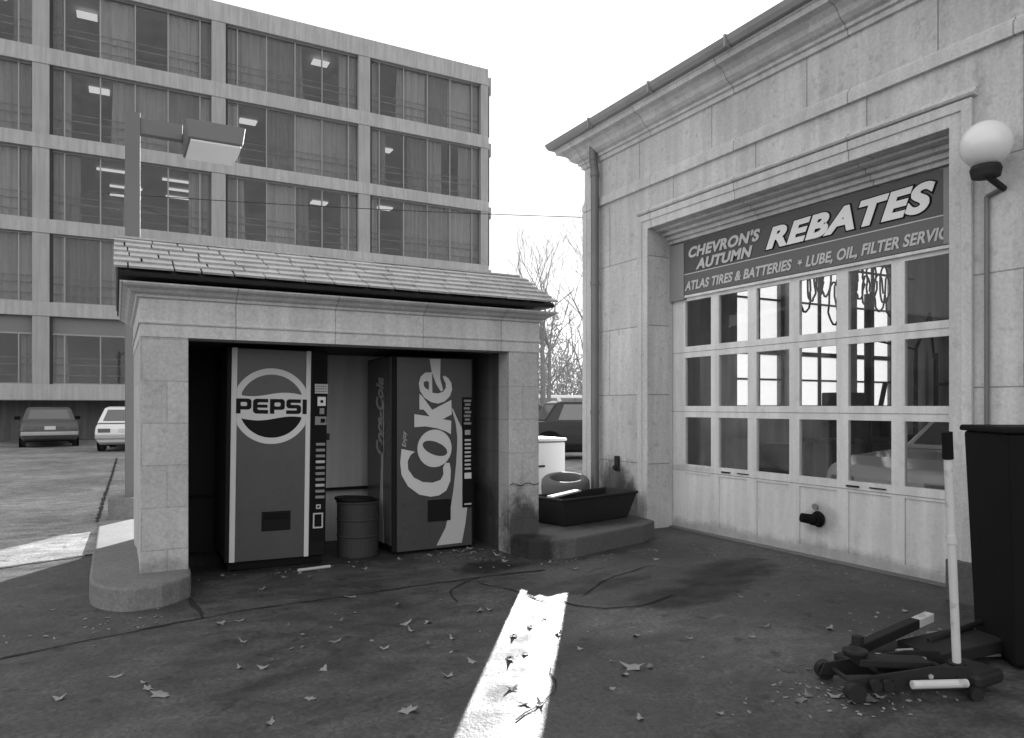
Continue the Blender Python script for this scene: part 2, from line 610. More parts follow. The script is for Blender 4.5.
# ------------------------------------------------------------------ kiosk
X0, X1, Y0, Y1 = .155, 3.575, 5.975, 8.30
k = thing('vending_kiosk', (1.87, 7.1, 0), 'low stone kiosk with slate roof sheltering two drink machines', 'kiosk')
MB().box(X0, .482, Y0 + .005, 6.24, .12, 1.915).build('pier', 'kiosk_x', k, .006)
MB().box(X1 - .325, X1, Y0 + .005, 6.20, .0, 1.915).build('pier', 'kiosk_x', k, .006)
pts = [(3.255 + i * .032, 5.978, .655 + .012 * math.sin(i * 1.3) + .006 * math.sin(i * 3.1)) for i in range(11)]
MB().path(pts, .004, 5).build('crack', 'vend_side', k)
MB().box(X0 + .004, .44, 6.24, Y1, .0, 1.915).build('side_wall', 'kiosk_y', k)
MB().box(3.315, X1 - .004, 6.20, Y1, .0, 1.915).build('side_wall', 'kiosk_y', k)
MB().box(3.30, 3.313, 6.202, 7.458, .0, 1.925).build('lining', 'kiosk_dark', k)  # thin sheet giving the right inner wall its darker tone
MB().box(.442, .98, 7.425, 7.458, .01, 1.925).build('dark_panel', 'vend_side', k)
MB().box(.44, 3.31, 7.46, 7.62, .0, 1.93).build('back_wall', 'kiosk_in', k)
MB().box(.50, 3.25, 6.24, Y1 - .1, 1.93, 1.97).build('ceiling', 'deck', k)
MB().box(.44, 3.30, 7.40, 7.424, .53, .56).build('conduit', 'vend_dark', k)
prof = [(0, 1.915), (0, 2.008), (.010, 2.010), (.014, 2.020), (.010, 2.032), (.002, 2.036), (.002, 2.196), (.022, 2.204), (.028, 2.222),
        (.060, 2.236), (.082, 2.256), (.118, 2.272), (.132, 2.286), (.132, 2.298), (-.26, 2.298), (-.26, 1.915)]
MB().ring((X0, X1, Y0, Y1), prof).build('entablature', 'kiosk_band', k)
roof = MB().prism([(5.80, 2.330), (5.772, 2.352), (6.42, 2.685), (8.55, 2.375), (8.55, 2.330)],
                  lambda y, z: (0.01, y, z), lambda y, z: (3.625, y, z)).build('roof', 'deck', k)
sl = MB()
e0, dy, dz = Vector((0, 5.755, 2.348)), .886, .4626
for r in range(6):
    x = -.012 - random.uniform(0, .22)
    while x < 3.64:
        w = random.uniform(.18, .31)
        xa, xb = max(x, -.012 - random.uniform(0, .004)), min(x + w - random.uniform(.008, .014), 3.638)
        x += w
        if xb - xa < .03:
            continue
        s0 = r * .122 - random.uniform(0, .003)
        s1 = s0 + .19
        if r == 5:
            s1 = s0 + .15
        h0, h1, t = .026 + random.uniform(0, .003), .003, .016
        tw = random.uniform(-.001, .001)
        vs = []
        for hh in (0, t):
            for s, h in ((s0, h0), (s1, h1)):
                for xx, q in ((xa, tw), (xb, -tw)):
                    vs.append((xx, e0.y + s * dy - (h + hh + q) * dz, e0.z + s * dz + (h + hh + q) * dy))
        sl.add(vs, [(0, 2, 3, 1), (4, 5, 7, 6), (0, 1, 5, 4), (2, 6, 7, 3), (0, 4, 6, 2), (1, 3, 7, 5)])
x = -.012
while x < 3.6:
    w = random.uniform(.26, .33)
    xb = min(x + w - .006, 3.64)
    q = random.uniform(0, .006)
    sl.obox(((x + xb) / 2, 6.435, 2.715 + q), ((xb - x) / 2, 0, 0), (0, .05, 0), (0, 0, .008))
    x += w
sl.build('slates', 'slate', roof)
MB().add([(0.0, 6.44, 2.70), (3.63, 6.44, 2.70), (3.63, 8.57, 2.385), (0, 8.57, 2.385),
          (0.0, 6.44, 2.71), (3.63, 6.44, 2.71), (3.63, 8.57, 2.397), (0, 8.57, 2.397)],
         [(0, 1, 2, 3), (4, 5, 6, 7), (0, 1, 5, 4), (1, 2, 6, 5), (2, 3, 7, 6), (3, 0, 4, 7)]).build('rear_slope', 'slate', roof)


def arc(c, r, a0, a1, n=8, ry=None):
    return [(c[0] + r * math.cos(R(a0 + (a1 - a0) * i / n)), c[1] + (ry or r) * math.sin(R(a0 + (a1 - a0) * i / n))) for i in range(n + 1)]


def slab(name, pts, z0, z1, m, label, cat, bevel=.015):
    o = MB().prism(pts, lambda x, y: (x, y, z0), lambda x, y: (x, y, z1)).build(name, m, None, bevel, seg=3)
    return tag(o, label, cat)


cp = [(-.18, 9.9), (-.178, 7.9), (-.174, 7.1), (-.17, 6.05)] + arc((.16, 6.0), .325, 183, 262, 10, .47) + [(.28, 5.565), (.40, 5.665), (.478, 5.77), (.497, 5.95), (.497, 6.22), (.30, 6.3), (.30, 7.1), (.30, 7.9), (.30, 9.9)]
cz = lambda y: .165 if y < 7.2 else (.05 if y < 8 else .03)
cb = MB().prism(cp, lambda x, y: (x, y, -.05), lambda x, y: (x, y, cz(y)))
n_ = len(cp)
cb.f.remove(tuple(range(n_, 2 * n_)))
cb.f += [tuple(range(n_ + 2, 2 * n_ - 2)), (n_ + 1, n_ + 2, 2 * n_ - 3, 2 * n_ - 2), (n_, n_ + 1, 2 * n_ - 2, 2 * n_ - 1)]
tag(cb.build('curb', 'concrete', None, .02, seg=3), 'rounded concrete curb under the left pier of the kiosk', 'curb')
isl = slab('concrete_island', [(3.262, 6.19), (3.262, 5.80), (3.30, 5.70), (3.40, 5.61), (3.55, 5.565), (3.72, 5.56), (4.75, 5.85), (5.02, 6.0), (5.06, 6.3), (5.06, 7.05), (3.60, 7.05), (3.60, 6.19)],
           -.05, .185, 'concrete_dark', 'oil-stained concrete island between kiosk and garage holding the black tub', 'concrete island', .02)


# ------------------------------------------------------------------ vending machines
def front(yf):
    return lambda u, v, d: (u, yf - d, v)


F = 6.45
pm = thing('vending_machine', (1.23, 6.8, 0), 'dark soda machine with a round wave emblem and white side strips, left of the drum', 'vending machine')
MB().box(.812, 1.655, F + .03, 7.20, .09, 1.885).build('cabinet', 'vend_side', pm, .012)
MB().box(.812, 1.655, F, F + .028, .07, 1.885).build('door', 'vend_dark', pm, .008)
MB().box(.84, 1.63, F + .02, 7.15, .004, .088).build('plinth', 'black', pm)
MB().box(.895, 1.462, F - .008, F - .001, .075, 1.875).build('front_panel', 'red', pm)
for xa, xb in ((.847, .893), (1.464, 1.505)):
    MB().box(xa, xb, F - .014, F - .001, .072, 1.88).build('trim_strip', 'vend_white', pm, .004)
c, ro, ri = (1.178, 1.39), .325, .272
fl = front(F - .010)
xl, xr = .893, 1.464


def clip(p):
    return (min(max(p[0], xl), xr), p[1])


top = [(xl + (xr - xl) * i / 16, 1.49 + .018 * math.sin(2 * math.pi * (i / 16 + .55))) for i in range(17)]
bot = [(xl + (xr - xl) * i / 16, 1.285 + .018 * math.sin(2 * math.pi * (i / 16 + .45))) for i in range(17)]
outer = [clip((c[0] + ro * math.cos(t), c[1] + ro * math.sin(t))) for t in [2 * math.pi * i / 72 for i in range(72)]]


def seg(up):
    o = []
    w = top if up else bot
    inside = [p for p in w if math.dist(p, c) < ri]
    a0 = math.atan2(inside[-1][1] - c[1], inside[-1][0] - c[0])
    a1 = math.atan2(inside[0][1] - c[1], inside[0][0] - c[0])
    if up:
        ang = [a0 + (a1 - a0) * i / 30 for i in range(1, 30)]
    else:
        if a0 > 0: a0 -= 2 * math.pi
        if a1 > a0: a1 -= 2 * math.pi
        ang = [a0 + (a1 - a0) * i / 30 for i in range(1, 30)]
    return inside + [(c[0] + ri * math.cos(t), c[1] + ri * math.sin(t)) for t in ang]


us, ls = seg(True), seg(False)
em = flat_part('emblem', curve_mesh([(outer, 0), (us, 0), (ls, 0)], .004), fl, 'vend_white', pm)
flat_part('lower_field', curve_mesh([(ls, 0)], .002), fl, 'vend_dark', em)


def rects(*rs):
    mb = MB()
    return mb


def pepsi_letters():
    """wide block letters drawn on a unit box, one outline each (holes as extra outlines)"""
    def rr(x0, x1, y0, y1, r, corners='abcd'):
        P = []
        for cx, cy, a, kx in ((x1 - r, y1 - r, 0, 'a'), (x0 + r, y1 - r, 90, 'b'), (x0 + r, y0 + r, 180, 'c'), (x1 - r, y0 + r, 270, 'd')):
            if kx in corners:
                P += arc((cx, cy), r, a, a + 90, 4)
            else:
                P.append({'a': (x1, y1), 'b': (x0, y1), 'c': (x0, y0), 'd': (x1, y0)}[kx])
        return P
    def Pl(x):
        o = [(x, 0), (x + .26, 0), (x + .26, .27)] + arc((x + .68, .27 + .2), .2, 270, 360, 4) + arc((x + .68, .8), .2, 0, 90, 4) + [(x, 1)]
        h = rr(x + .26, x + .63, .50, .77, .08)
        return [(o, 0), (h, 0)]
    def El(x):
        o = [(x + .88, 0)] + [(x + .88, .25), (x + .34, .25)] + [(x + .26, .31), (x + .26, .40), (x + .84, .40), (x + .84, .61), (x + .26, .61), (x + .26, .70), (x + .34, .76), (x + .88, .76), (x + .88, 1)] \
            + arc((x + .22, .78), .22, 90, 180, 4) + arc((x + .22, .22), .22, 180, 270, 4)
        return [(o, 0)]
    def Sl(x):
        o = [(x, 0)] + arc((x + .70, .20), .2, 270, 360, 4) + arc((x + .70, .42), .2, 0, 90, 4) + [(x + .30, .62), (x + .26, .66), (x + .26, .72), (x + .30, .76), (x + .88, .76), (x + .88, 1)] \
            + arc((x + .2, .80), .2, 90, 180, 4) + arc((x + .2, .58), .2, 180, 270, 4) + [(x + .60, .38), (x + .64, .34), (x + .64, .28), (x + .60, .24), (x, .24)]
        return [(o, 0)]
    L = Pl(0) + El(.97) + Pl(1.96) + Sl(2.93) + [([(3.92, 0), (4.18, 0), (4.18, 1), (3.92, 1)], 0)]
    return curve_mesh(L, .004)


flat_part('lettering', pepsi_letters(), front(F - .013), 'vend_dark', em, (.885, 1.472, 1.325, 1.452))
sp = MB().box(1.527, 1.652, F - .006, F - .001, .20, 1.80).build('selection_panel', 'black', pm)
mb = MB()
for i in range(6):
    for j in range(4):
        mb.box(1.541 + i * .0195, 1.5575 + i * .0195, F - .014, F - .007, 1.508 + j * .022, 1.526 + j * .022)
mb.build('price_pad', 'vend_grey', sp)
MB().box(1.565, 1.64, F - .016, F - .007, 1.395, 1.48).build('coin_slot', 'chrome', sp, .004)
MB().box(1.590, 1.615, F - .02, F - .0165, 1.425, 1.45).build('slot_insert', 'black', sp)
MB().box(1.586, 1.626, F - .012, F - .007, 1.325, 1.378).build('badge', 'vend_faint', sp)
MB().box(1.546, 1.648, F - .014, F - .007, 1.228, 1.304).build('bill_plate', 'vend_faint', sp, .004)
MB().box(1.595, 1.632, F - .02, F - .0145, 1.25, 1.285).build('key_lock', 'black', sp)
for i in range(10):
    MB().box(1.557, 1.638, F - .018, F - .007, 1.045 - i * .052, 1.070 - i * .052).build('button', 'chrome' if i % 4 == 3 else 'vend_faint', sp, .003)
mb = MB()
for x0, x1, z0, z1, w in ((1.566, 1.606, .485, .525, .010), (1.54, 1.628, .315, .45, .012)):
    mb.box(x0, x1, F - .014, F - .007, z0, z0 + w).box(x0, x1, F - .014, F - .007, z1 - w, z1)
    mb.box(x0, x0 + w, F - .014, F - .007, z0 + w, z1 - w).box(x1 - w, x1, F - .014, F - .007, z0 + w, z1 - w)
mb.build('coin_return', 'vend_grey', sp)
dp = MB().box(1.105, 1.346, F - .014, F - .009, .318, .485).build('dispenser_slot', 'vend_dark', pm, .004)
MB().box(1.13, 1.32, F - .022, F - .0145, .42, .47).build('flap', 'black', dp, .004)

pm.rotation_euler = (0, R(.8), 0)
pm.location = (1.21, 6.8, .008)
cm = thing('vending_machine', (2.68, 6.8, 0), 'dark soda machine with tall white sideways script and ribbon, right of the drum', 'vending machine')
MB().box(2.262, 3.108, F + .045, 7.215, .08, 1.87).build('cabinet', 'red_b', cm, .012)
MB().box(2.262, 3.108, F, F + .034, .03, 1.87).build('door', 'vend_dark', cm, .008)
MB().box(2.29, 3.08, F + .06, 7.18, .004, .078).build('plinth', 'black', cm)
MB().box(2.306, 3.078, F - .008, F - .001, .032, 1.858).build('front_panel', 'red_b', cm)
ART = {
 'ribbon_top': [(0.372, 1.851), (0.485, 1.854), (0.48, 1.667), (0.511, 1.553), (0.488, 1.541), (0.441, 1.609), (0.395, 1.723)],
 'e': [(0.395, 1.723), (0.326, 1.719), (0.28, 1.678), (0.261, 1.614), (0.273, 1.543), (0.318, 1.479), (0.387, 1.437), (0.457, 1.423), (0.527, 1.444), (0.582, 1.495), (0.605, 1.561), (0.597, 1.626), (0.566, 1.669), (0.527, 1.694), (0.508, 1.685), (0.519, 1.654), (0.539, 1.618), (0.539, 1.574), (0.511, 1.538), (0.457, 1.52), (0.399, 1.526)],
 'e_h': [(0.311, 1.629), (0.344, 1.641), (0.364, 1.629), (0.364, 1.554), (0.334, 1.565), (0.311, 1.593)],
 'k_stem': [(0.217, 1.323), (0.372, 1.3), (0.597, 1.256), (0.593, 1.126), (0.542, 1.155), (0.449, 1.186), (0.326, 1.206), (0.217, 1.199)],
 'k_l': [(0.268, 1.517), (0.296, 1.493), (0.399, 1.362), (0.495, 1.27), (0.379, 1.294), (0.311, 1.366), (0.268, 1.366)],
 'k_r': [(0.597, 1.459), (0.602, 1.318), (0.488, 1.264), (0.379, 1.294), (0.403, 1.365)],
 'C': [(0.089, 0.997), (0.222, 0.967), (0.178, 0.937), (0.15, 0.88), (0.154, 0.803), (0.211, 0.723), (0.301, 0.676), (0.401, 0.664), (0.486, 0.687), (0.516, 0.74), (0.511, 0.807), (0.537, 0.85), (0.58, 0.848), (0.593, 0.769), (0.588, 0.674), (0.545, 0.581), (0.469, 0.539), (0.384, 0.531), (0.268, 0.558), (0.154, 0.642), (0.089, 0.752), (0.076, 0.867)],
 'rib': [(0.613, 1.379), (0.675, 1.25), (0.709, 1.189), (0.718, 1.131), (0.719, 1.06), (0.719, 0.7), (0.719, 0.436), (0.772, 0.421), (0.75, 0.25), (0.71, 0.062), (0.443, 0.058), (0.537, 0.219), (0.597, 0.436), (0.623, 0.593), (0.650, 0.829), (0.662, 1.03), (0.662, 1.102), (0.645, 1.234), (0.605, 1.365)],
 'o': [(0.424 + .176 * math.cos(t), .993 + .18 * math.sin(t)) for t in [2 * math.pi * i / 32 for i in range(32)]],
 'o_h': [(0.553, 0.942), (0.529, 0.923), (0.485, 0.917), (0.43, 0.927), (0.375, 0.949), (0.33, 0.98), (0.304, 1.014), (0.303, 1.043), (0.326, 1.062), (0.369, 1.068), (0.423, 1.059), (0.479, 1.037), (0.525, 1.006), (0.551, 0.972)],
}
ART = {a: [(p[0] + 2.26, p[1]) for p in v] for a, v in ART.items()}
SM = {'e', 'C', 'o', 'o_h', 'e_h'}


def art(name, keys, d, m, parent):
    return flat_part(name, curve_mesh([(ART[q], q in ('o', 'o_h')) for q in keys], .003), front(F - d), m, parent)


art('ribbon', ['rib'], .0100, 'vend_grey', cm)
art('ribbon', ['ribbon_top'], .0104, 'vend_white', cm)
let = art('lettering', ['C'], .0108, 'vend_white', cm)
art('letter', ['o', 'o_h'], .0114, 'vend_white', let)
art('letter', ['k_stem'], .0108, 'vend_white', let)
art('letter', ['k_l'], .0114, 'vend_white', let)
art('letter', ['k_r'], .0118, 'vend_white', let)
art('letter', ['e', 'e_h'], .0122, 'vend_white', let)
flat_part('small_print', text_mesh('Enjoy', .003, .3), lambda u, v, d: (2.405 - v, F - .0105 - d, u), 'vend_grey', let, (1.015, 1.165, 0, .05))
sp = MB().box(2.975, 3.082, F - .016, F - .0005, .405, 1.485).build('selection_panel', 'black', cm)
mb = MB()
for i in range(7):
    z = 1.44 - i * .037
    mb.box(2.99 + .01 * (i % 2), 3.068 - .008 * (i % 3), F - .020, F - .0165, z, z + .022)
mb.build('price_labels', 'vend_faint', sp)
MB().box(3.0, 3.06, F - .022, F - .0165, 1.115, 1.165).build('coin_slot', 'chrome', sp, .003)
for i in range(8):
    MB().box(2.997, 3.064, F - .024, F - .0165, 1.055 - i * .04, 1.075 - i * .04).build('button', 'vend_grey', sp, .003)
MB().box(2.995, 3.07, F - .024, F - .0165, .685, .745).build('coin_return', 'vend_white', sp, .004)
MB().box(2.995, 3.07, F - .020, F - .0165, .43, .445).build('tray_edge', 'vend_grey', sp)
MB().box(2.612, 2.850, F - .015, F - .0125, .292, .500).build('dispenser_slot', 'vend_dark', cm, .002)
side = lambda u, v, d: (2.262 - d, u, v)
flat_part('side_script', text_mesh('Coca-Cola', .003, .35, .03), lambda u, v, d: (2.259 - d, 6.80 + v, u), 'vend_side_print', cm, (.93, 1.68, -.10, .12))
flat_part('side_ribbon', curve_mesh([([(6.62, .08), (6.78, .08), (6.74, .5), (6.70, .9), (6.66, 1.25), (6.62, 1.5), (6.635, 1.1), (6.66, .7), (6.65, .4)], 0)], .003),
          lambda u, v, d: (2.259 - d, u + .06, v), 'vend_side_print', cm)

dr = thing('trash_drum', (1.985, 6.62, 0), 'dented dark steel trash drum standing between the two machines', 'trash can')
MB().lathe([(.0, .006), (.185, .006), (.19, .02), (.19, .19), (.197, .20), (.19, .21), (.19, .34), (.197, .35), (.19, .36), (.19, .50), (.199, .505), (.199, .52), (.186, .52), (.18, .04), (0, .04)],
           (1.985, 6.62, 0), 'z', 32).build('drum_body', 'drum', dr, smooth=False)
MB().prism(arc((1.96, 6.64), .185, 0, 360, 20)[:-1], lambda x, y: (x, y, .523 + (x - 1.96) * -.05), lambda x, y: (x, y, .545 + (x - 1.96) * -.05)).build('lid', 'vend_dark', dr)

tag(MB().tube((1.335, 6.17, .022), (1.62, 6.215, .018), .013, n=8).build('stick', 'wood'), 'pale stick lying on the ground in front of the drum', 'stick')
MB().box(1.656, 1.664, F + .05, F + .11, 1.08, 1.16).box(1.664, 1.70, F + .07, F + .09, 1.09, 1.15).build('hasp', 'iron', pm, .003)

# ------------------------------------------------------------------ garage
GA, GB = 5.30, 7.72
gr = thing('garage_building', (9.2, 2.4, 0), 'pale limestone garage with a glazed overhead door and moulded cornice', 'building')
mb = MB()
wall_grid(mb, [-3.0, 3.06, 6.44, GB], [0, 3.41, 4.72], lambda i, j: not (i == 1 and j == 0), lambda u, z, s: (GA + .30 * s, u, z))
mb.build('front_wall', 'garage_y', gr)
ew = [(7.70, 8.76), (9.02, 10.10), (10.32, 11.38)]
us = [5.60] + [x for w in ew for x in w] + [12.8]
mb = MB()
wall_grid(mb, us, [0, 1.36, 3.75, 4.72], lambda i, j: not (i in (1, 3, 5) and j == 1), lambda u, z, s: (u, 7.42 + .298 * s, z))
mb.build('end_wall', 'garage_in', gr)
mb = MB()
wall_grid(mb, [-3.0, 1.2, 2.6, 5.3, 6.6, GB], [0, 1.1, 3.0, 4.72], lambda i, j: not (i in (1, 3) and j == 1), lambda u, z, s: (12.8 + .3 * s, u, z))
mb.build('rear_wall', 'garage_in', gr)
MB().box(5.602, 12.798, -3.0, -2.7, 0, 4.7).build('far_wall', 'garage_in', gr)
MB().box(5.602, 12.798, -2.7, 7.42, .004, .02).build('floor', 'garage_floor', gr)
MB().box(5.602, 12.798, -2.7, 7.42, 4.3, 4.4).build('ceiling', 'garage_in', gr)
for (xa, xb) in ew:
    mb = MB()
    mb.box(xa, xb, 7.5, 7.56, 1.362, 1.41).box(xa, xb, 7.5, 7.56, 3.70, 3.748).box(xa, xb, 7.49, 7.57, 2.16, 2.22)
    for x in (xa + .025, (xa + xb) / 2, xb - .025):
        mb.box(x - .022, x + .022, 7.505, 7.555, 1.41, 2.16).box(x - .022, x + .022, 7.505, 7.555, 2.22, 3.70)
    for z in (1.78, 2.96):
        mb.box(xa + .05, xb - .05, 7.51, 7.55, z, z + .025)
    fr = mb.build('window', 'iron', gr)
    MB().box(xa + .02, xb - .02, 7.528, 7.532, 1.41, 3.70).build('pane', 'milky', fr)
for (ya, yb) in ((1.2, 2.6), (5.3, 6.6)):
    mb = MB()
    mb.box(12.9, 12.96, ya, yb, 1.102, 1.15).box(12.9, 12.96, ya, yb, 2.95, 2.998).box(12.9, 12.96, ya, yb, 2.0, 2.05)
    for y in (ya + .025, (ya + yb) / 2, yb - .025):
        mb.box(12.905, 12.955, y - .022, y + .022, 1.15, 2.0).box(12.905, 12.955, y - .022, y + .022, 2.05, 2.95)
    mb.build('window', 'iron', gr)
# cornice, gutter, roof, string course
prof = [(0, 4.44), (.028, 4.445), (.034, 4.49), (.06, 4.497), (.064, 4.525), (.10, 4.54), (.135, 4.57), (.155, 4.61), (.20, 4.65), (.265, 4.665), (.275, 4.705), (.29, 4.715), (.29, 4.73), (-.2, 4.73), (-.2, 4.44)]
MB().ring((GA, 13.1, -3.0, GB), prof).build('cornice', 'garage_trim', gr)
gp = [(.285, 4.732), (.335, 4.735), (.36, 4.77), (.375, 4.815), (.36, 4.82), (.345, 4.785), (.29, 4.76), (.20, 4.78), (.20, 4.732)]
gu = MB().ring((GA, 13.1, -3.0, GB), gp).build('gutter', 'gutter', gr)
for y in (7.1, 6.0, 4.9, 3.8, 2.7, 1.6):
    MB().box(4.917, 4.99, y - .012, y + .012, 4.715, 4.83).build('bracket', 'gutter', gu)
rf = MB()
rf.add([(5.02, -3.28, 4.79), (13.38, -3.28, 4.79), (13.38, 8.0, 4.79), (5.02, 8.0, 4.79), (9.2, .9, 6.1), (9.2, 3.8, 6.1)],
       [(0, 1, 4), (1, 2, 5, 4), (2, 3, 5), (3, 0, 4, 5), (3, 2, 1, 0)]).build('roof', 'slate', gr)
sc = [(GA, 3.884), (GA - .035, 3.886), (GA - .035, 3.965), (GA - .028, 3.97), (GA - .028, 3.985), (GA - .012, 3.99), (GA - .006, 4.012), (GA, 4.012)]
MB().prism(sc, lambda x, z: (x, -3, z), lambda x, z: (x, GB + .002, z)).build('string_course', 'garage_trim', gr)
sc = [(GA, 3.575), (GA - .045, 3.585), (GA - .055, 3.60), (GA - .050, 3.612), (GA - .030, 3.62), (GA - .025, 3.64), (GA, 3.645)]
MB().prism(sc, lambda x, z: (x, 2.87, z), lambda x, z: (x, 6.60, z)).build('door_hood', 'garage_trim', gr)


def ushape(y0, y1, z1, w):
    return [(y0 - w, 0), (y0, 0), (y0, z1), (y1, z1), (y1, 0), (y1 + w, 0), (y1 + w, z1 + w), (y0 - w, z1 + w)]


MB().prism(ushape(3.06, 6.44, 3.41, .10), lambda y, z: (GA, y, z), lambda y, z: (GA - .020, y, z)).build('door_surround', 'garage_trim', gr, .004)
MB().prism(ushape(2.97, 6.53, 3.50, .074), lambda y, z: (GA, y, z), lambda y, z: (GA - .034, y, z)).build('door_surround', 'garage_trim', gr, .006)
MB().box(GA - .03, GA - .002, 7.50, 7.725, 0, 3.88).build('corner_pilaster', 'garage_trim', gr, .004)
MB().box(GA - .06, GA - .001, 2.70, 3.065, .0, .30).build('jamb_plinth', 'concrete_dark', gr, .01)
mb = MB()
for xa, xb, z0, z1 in ((5.602, 5.66, 3.26, 3.41), (5.40, 5.602, 3.385, 3.41), (5.50, 5.602, 3.345, 3.383), (5.56, 5.602, 3.30, 3.343), (5.66, 5.72, 3.245, 3.41)):
    mb.box(xa, xb, 2.95, 6.475, z0, z1)
mb.box(5.602, 5.655, 6.442, 6.478, 0, 3.26).box(5.602, 5.655, 2.9, 3.058, 0, 3.26)
mb.build('door_casing', 'garage_trim', gr, .003)
# the overhead door
D0, D1 = 5.662, 5.700
dl, pw, ml = 6.238, .405, .1153
cols = [(6.475, 6.24)]
panes = []
y = 6.24
for i in range(6):
    panes.append((y, y - .405))
    y -= .405 + .1152
rows = [(.742, 1.275), (1.40, 1.945), (2.07, 2.585)]
od = MB()
yr = panes[-1][1]
ys = [yr - .235] + sorted([q for p in panes for q in p]) + [6.474]
zs = [.012, .10, .645, .742, 1.275, 1.40, 1.945, 2.07, 2.585, 2.66]
wall_grid(od, ys, zs, lambda i, j: not (i % 2 == 1 and j in (3, 5, 7)) and not (i % 2 == 1 and j == 1), lambda u, z, s: (D0 + (D1 - D0) * s, u, z))
od = od.build('overhead_door', 'door_white', gr)
mb = MB()
for (ya, yb) in panes:
    mb.box(D0 + .014, D1 - .004, yb + .001, ya - .001, .101, .644)
mb.build('lower_panel', 'door_white', od)
mb = MB()
for (ya, yb) in panes:
    for (za, zb) in rows:
        mb.box(D0 + .016, D0 + .021, yb - .002, ya + .002, za - .002, zb + .002)
mb.build('pane', 'glass', od)
mb = MB()
for z in (.668, 1.335, 2.005):
    mb.box(D0 - .004, D0 - .0005, yr - .23, 6.47, z, z + .004)
mb.build('section_joint', 'vend_faint', od)
mb = MB()
for y in (5.55, 4.05):
    mb.box(D0 - .016, D0 - .001, y, y + .12, .69, .705)
    mb.box(D0 - .012, D0 - .001, y - .25, y - .10, .695, .705)
mb.build('lift_handle', 'iron', od)
ex = MB().lathe([(0, -.005), (.055, -.005), (.055, .03), (.075, .05), (0, .05)], (D0 - .052, 4.47, .36), 'x', 18)
ex.tube((D0 - .03, 4.47, .36), (D0 - .10, 4.45, .36), .052, .048, 14).tube((D0 - .09, 4.45, .365), (D0 - .19, 4.50, .385), .047, .042, 14)
ex.build('exhaust_port', 'black', od)
MB().lathe([(.001, 0), (.03, 0), (.03, .01), (.001, .01)], (D0 - .012, 4.50, .47), 'x', 14).build('port_cover', 'vend_faint', od)
# sign across the door head
sg = thing('sign', (5.655, 4.75, 2.66), 'long dark sign board over the garage door reading REBATES', 'sign')
SU = lambda a: (lambda u, v, d: (a - d, -u, v))
MB().box(5.625, 5.658, 3.04, 6.21, 2.648, 3.242).build('board', 'sign_bg', sg, .003)
MB().box(5.6225, 5.6248, 3.05, 6.207, 2.652, 2.872).build('lower_band', 'sign_lo', sg)
MB().box(5.6195, 5.6245, 3.05, 6.207, 2.874, 2.884).build('divider_line', 'sign_pale', sg)
MB().box(5.612, 5.658, 6.212, 6.474, 2.60, 3.242).build('frame', 'sign_frame', sg, .003)
MB().box(5.612, 5.6165, 2.96, 3.295, 2.650, 3.242).build('frame', 'sign_frame', sg, .003)
mb = MB().box(5.626, 5.66, 3.04, 6.29, 2.62, 2.646)
mb.build('sill', 'door_white', sg, .002)


def lettering(txt, ya, yb, z0, z1, mtl, shear=.28, fat=.02, out=None, grow=0.0, sp=1.0):
    box = (-ya, -yb, z0, z1)
    me = text_mesh(txt, .004, shear, fat, sp)
    xs = [v.co.x for v in me.vertices]
    ysx = [v.co.y for v in me.vertices]
    keep = (min(xs), max(xs), min(ysx), max(ysx))

    def f(a):
        def g_(u, v, d):
            t = (u + ya) / (ya - yb)
            return (a - d, -u, z0 + (v - z0) * (1 + grow * t))
        return g_
    flat_part('lettering', me, f(5.6175), mtl, sg, box, keep)
    if out:
        me2 = text_mesh(txt, .004, shear, fat + out, sp)
        flat_part('lettering_outline', me2, f(5.6205), 'black', sg, box, keep)


lettering("REBATES", 5.04, 3.36, 2.935, 3.145, 'sign_white', .30, .050, .034, .15, 1.10)
lettering("CHEVRON'S", 6.135, 5.11, 3.05, 3.175, 'sign_pale', .25, .045, None, -.02, 1.08)
lettering("AUTUMN", 6.02, 5.21, 2.905, 3.02, 'sign_pale', .25, .045, None, .0, 1.08)
lettering("ATLAS TIRES & BATTERIES", 6.195, 4.725, 2.692, 2.795, 'sign_pale', .25, .032, None, 0, 1.03)
lettering("LUBE, OIL, FILTER SERVIC", 4.57, 3.245, 2.672, 2.79, 'sign_pale', .25, .032, None, 0, 1.03)
star = [(-4.634 + (.034 if i % 2 else .014) * math.sin(math.pi * i / 5), 2.745 + (.034 if i % 2 else .014) * math.cos(math.pi * i / 5)) for i in range(10)]
flat_part('star', curve_mesh([(star, 0)], .003), lambda u, v, d: (5.6175 - d, -u, v), 'sign_pale', sg)
# downspout
dsp = MB()
dsp.path([(5.19, 7.375, 4.68), (5.195, 7.375, 4.45), (5.215, 7.37, 4.32), (5.215, 7.37, .24), (5.13, 7.33, .12)], .050, 14)
for z in (4.25, 2.9, 1.3):
    dsp.tube((5.215, 7.37, z), (5.215, 7.37, z + .05), .057, n=14)
dsp.build('downspout', 'pipe', gr, smooth=False)
MB().box(5.27, 5.297, 6.97, 7.05, .62, .80).tube((5.24, 7.02, .66), (5.29, 7.02, .66), .03).build('spigot', 'iron', gr, .006)
wl = thing('wall_lamp', (5.28, 2.74, 2.9), 'white opal globe lamp on the garage wall right of the door', 'lamp')
MB().lathe([(.001, -.155)] + [(.155 * math.cos(R(a)), .155 * math.sin(R(a))) for a in range(-80, 90, 10)] + [(.001, .155)], (5.08, 2.70, 3.14), 'z', 32).build('globe', 'globe', wl, smooth=True)
MB().lathe([(.001, -.05), (.085, -.05), (.095, 0), (.085, .025), (.001, .025)], (5.08, 2.70, 2.975), 'z', 20).tube((5.08, 2.70, 2.94), (5.297, 2.70, 2.88), .022).build('fitter', 'iron', wl)
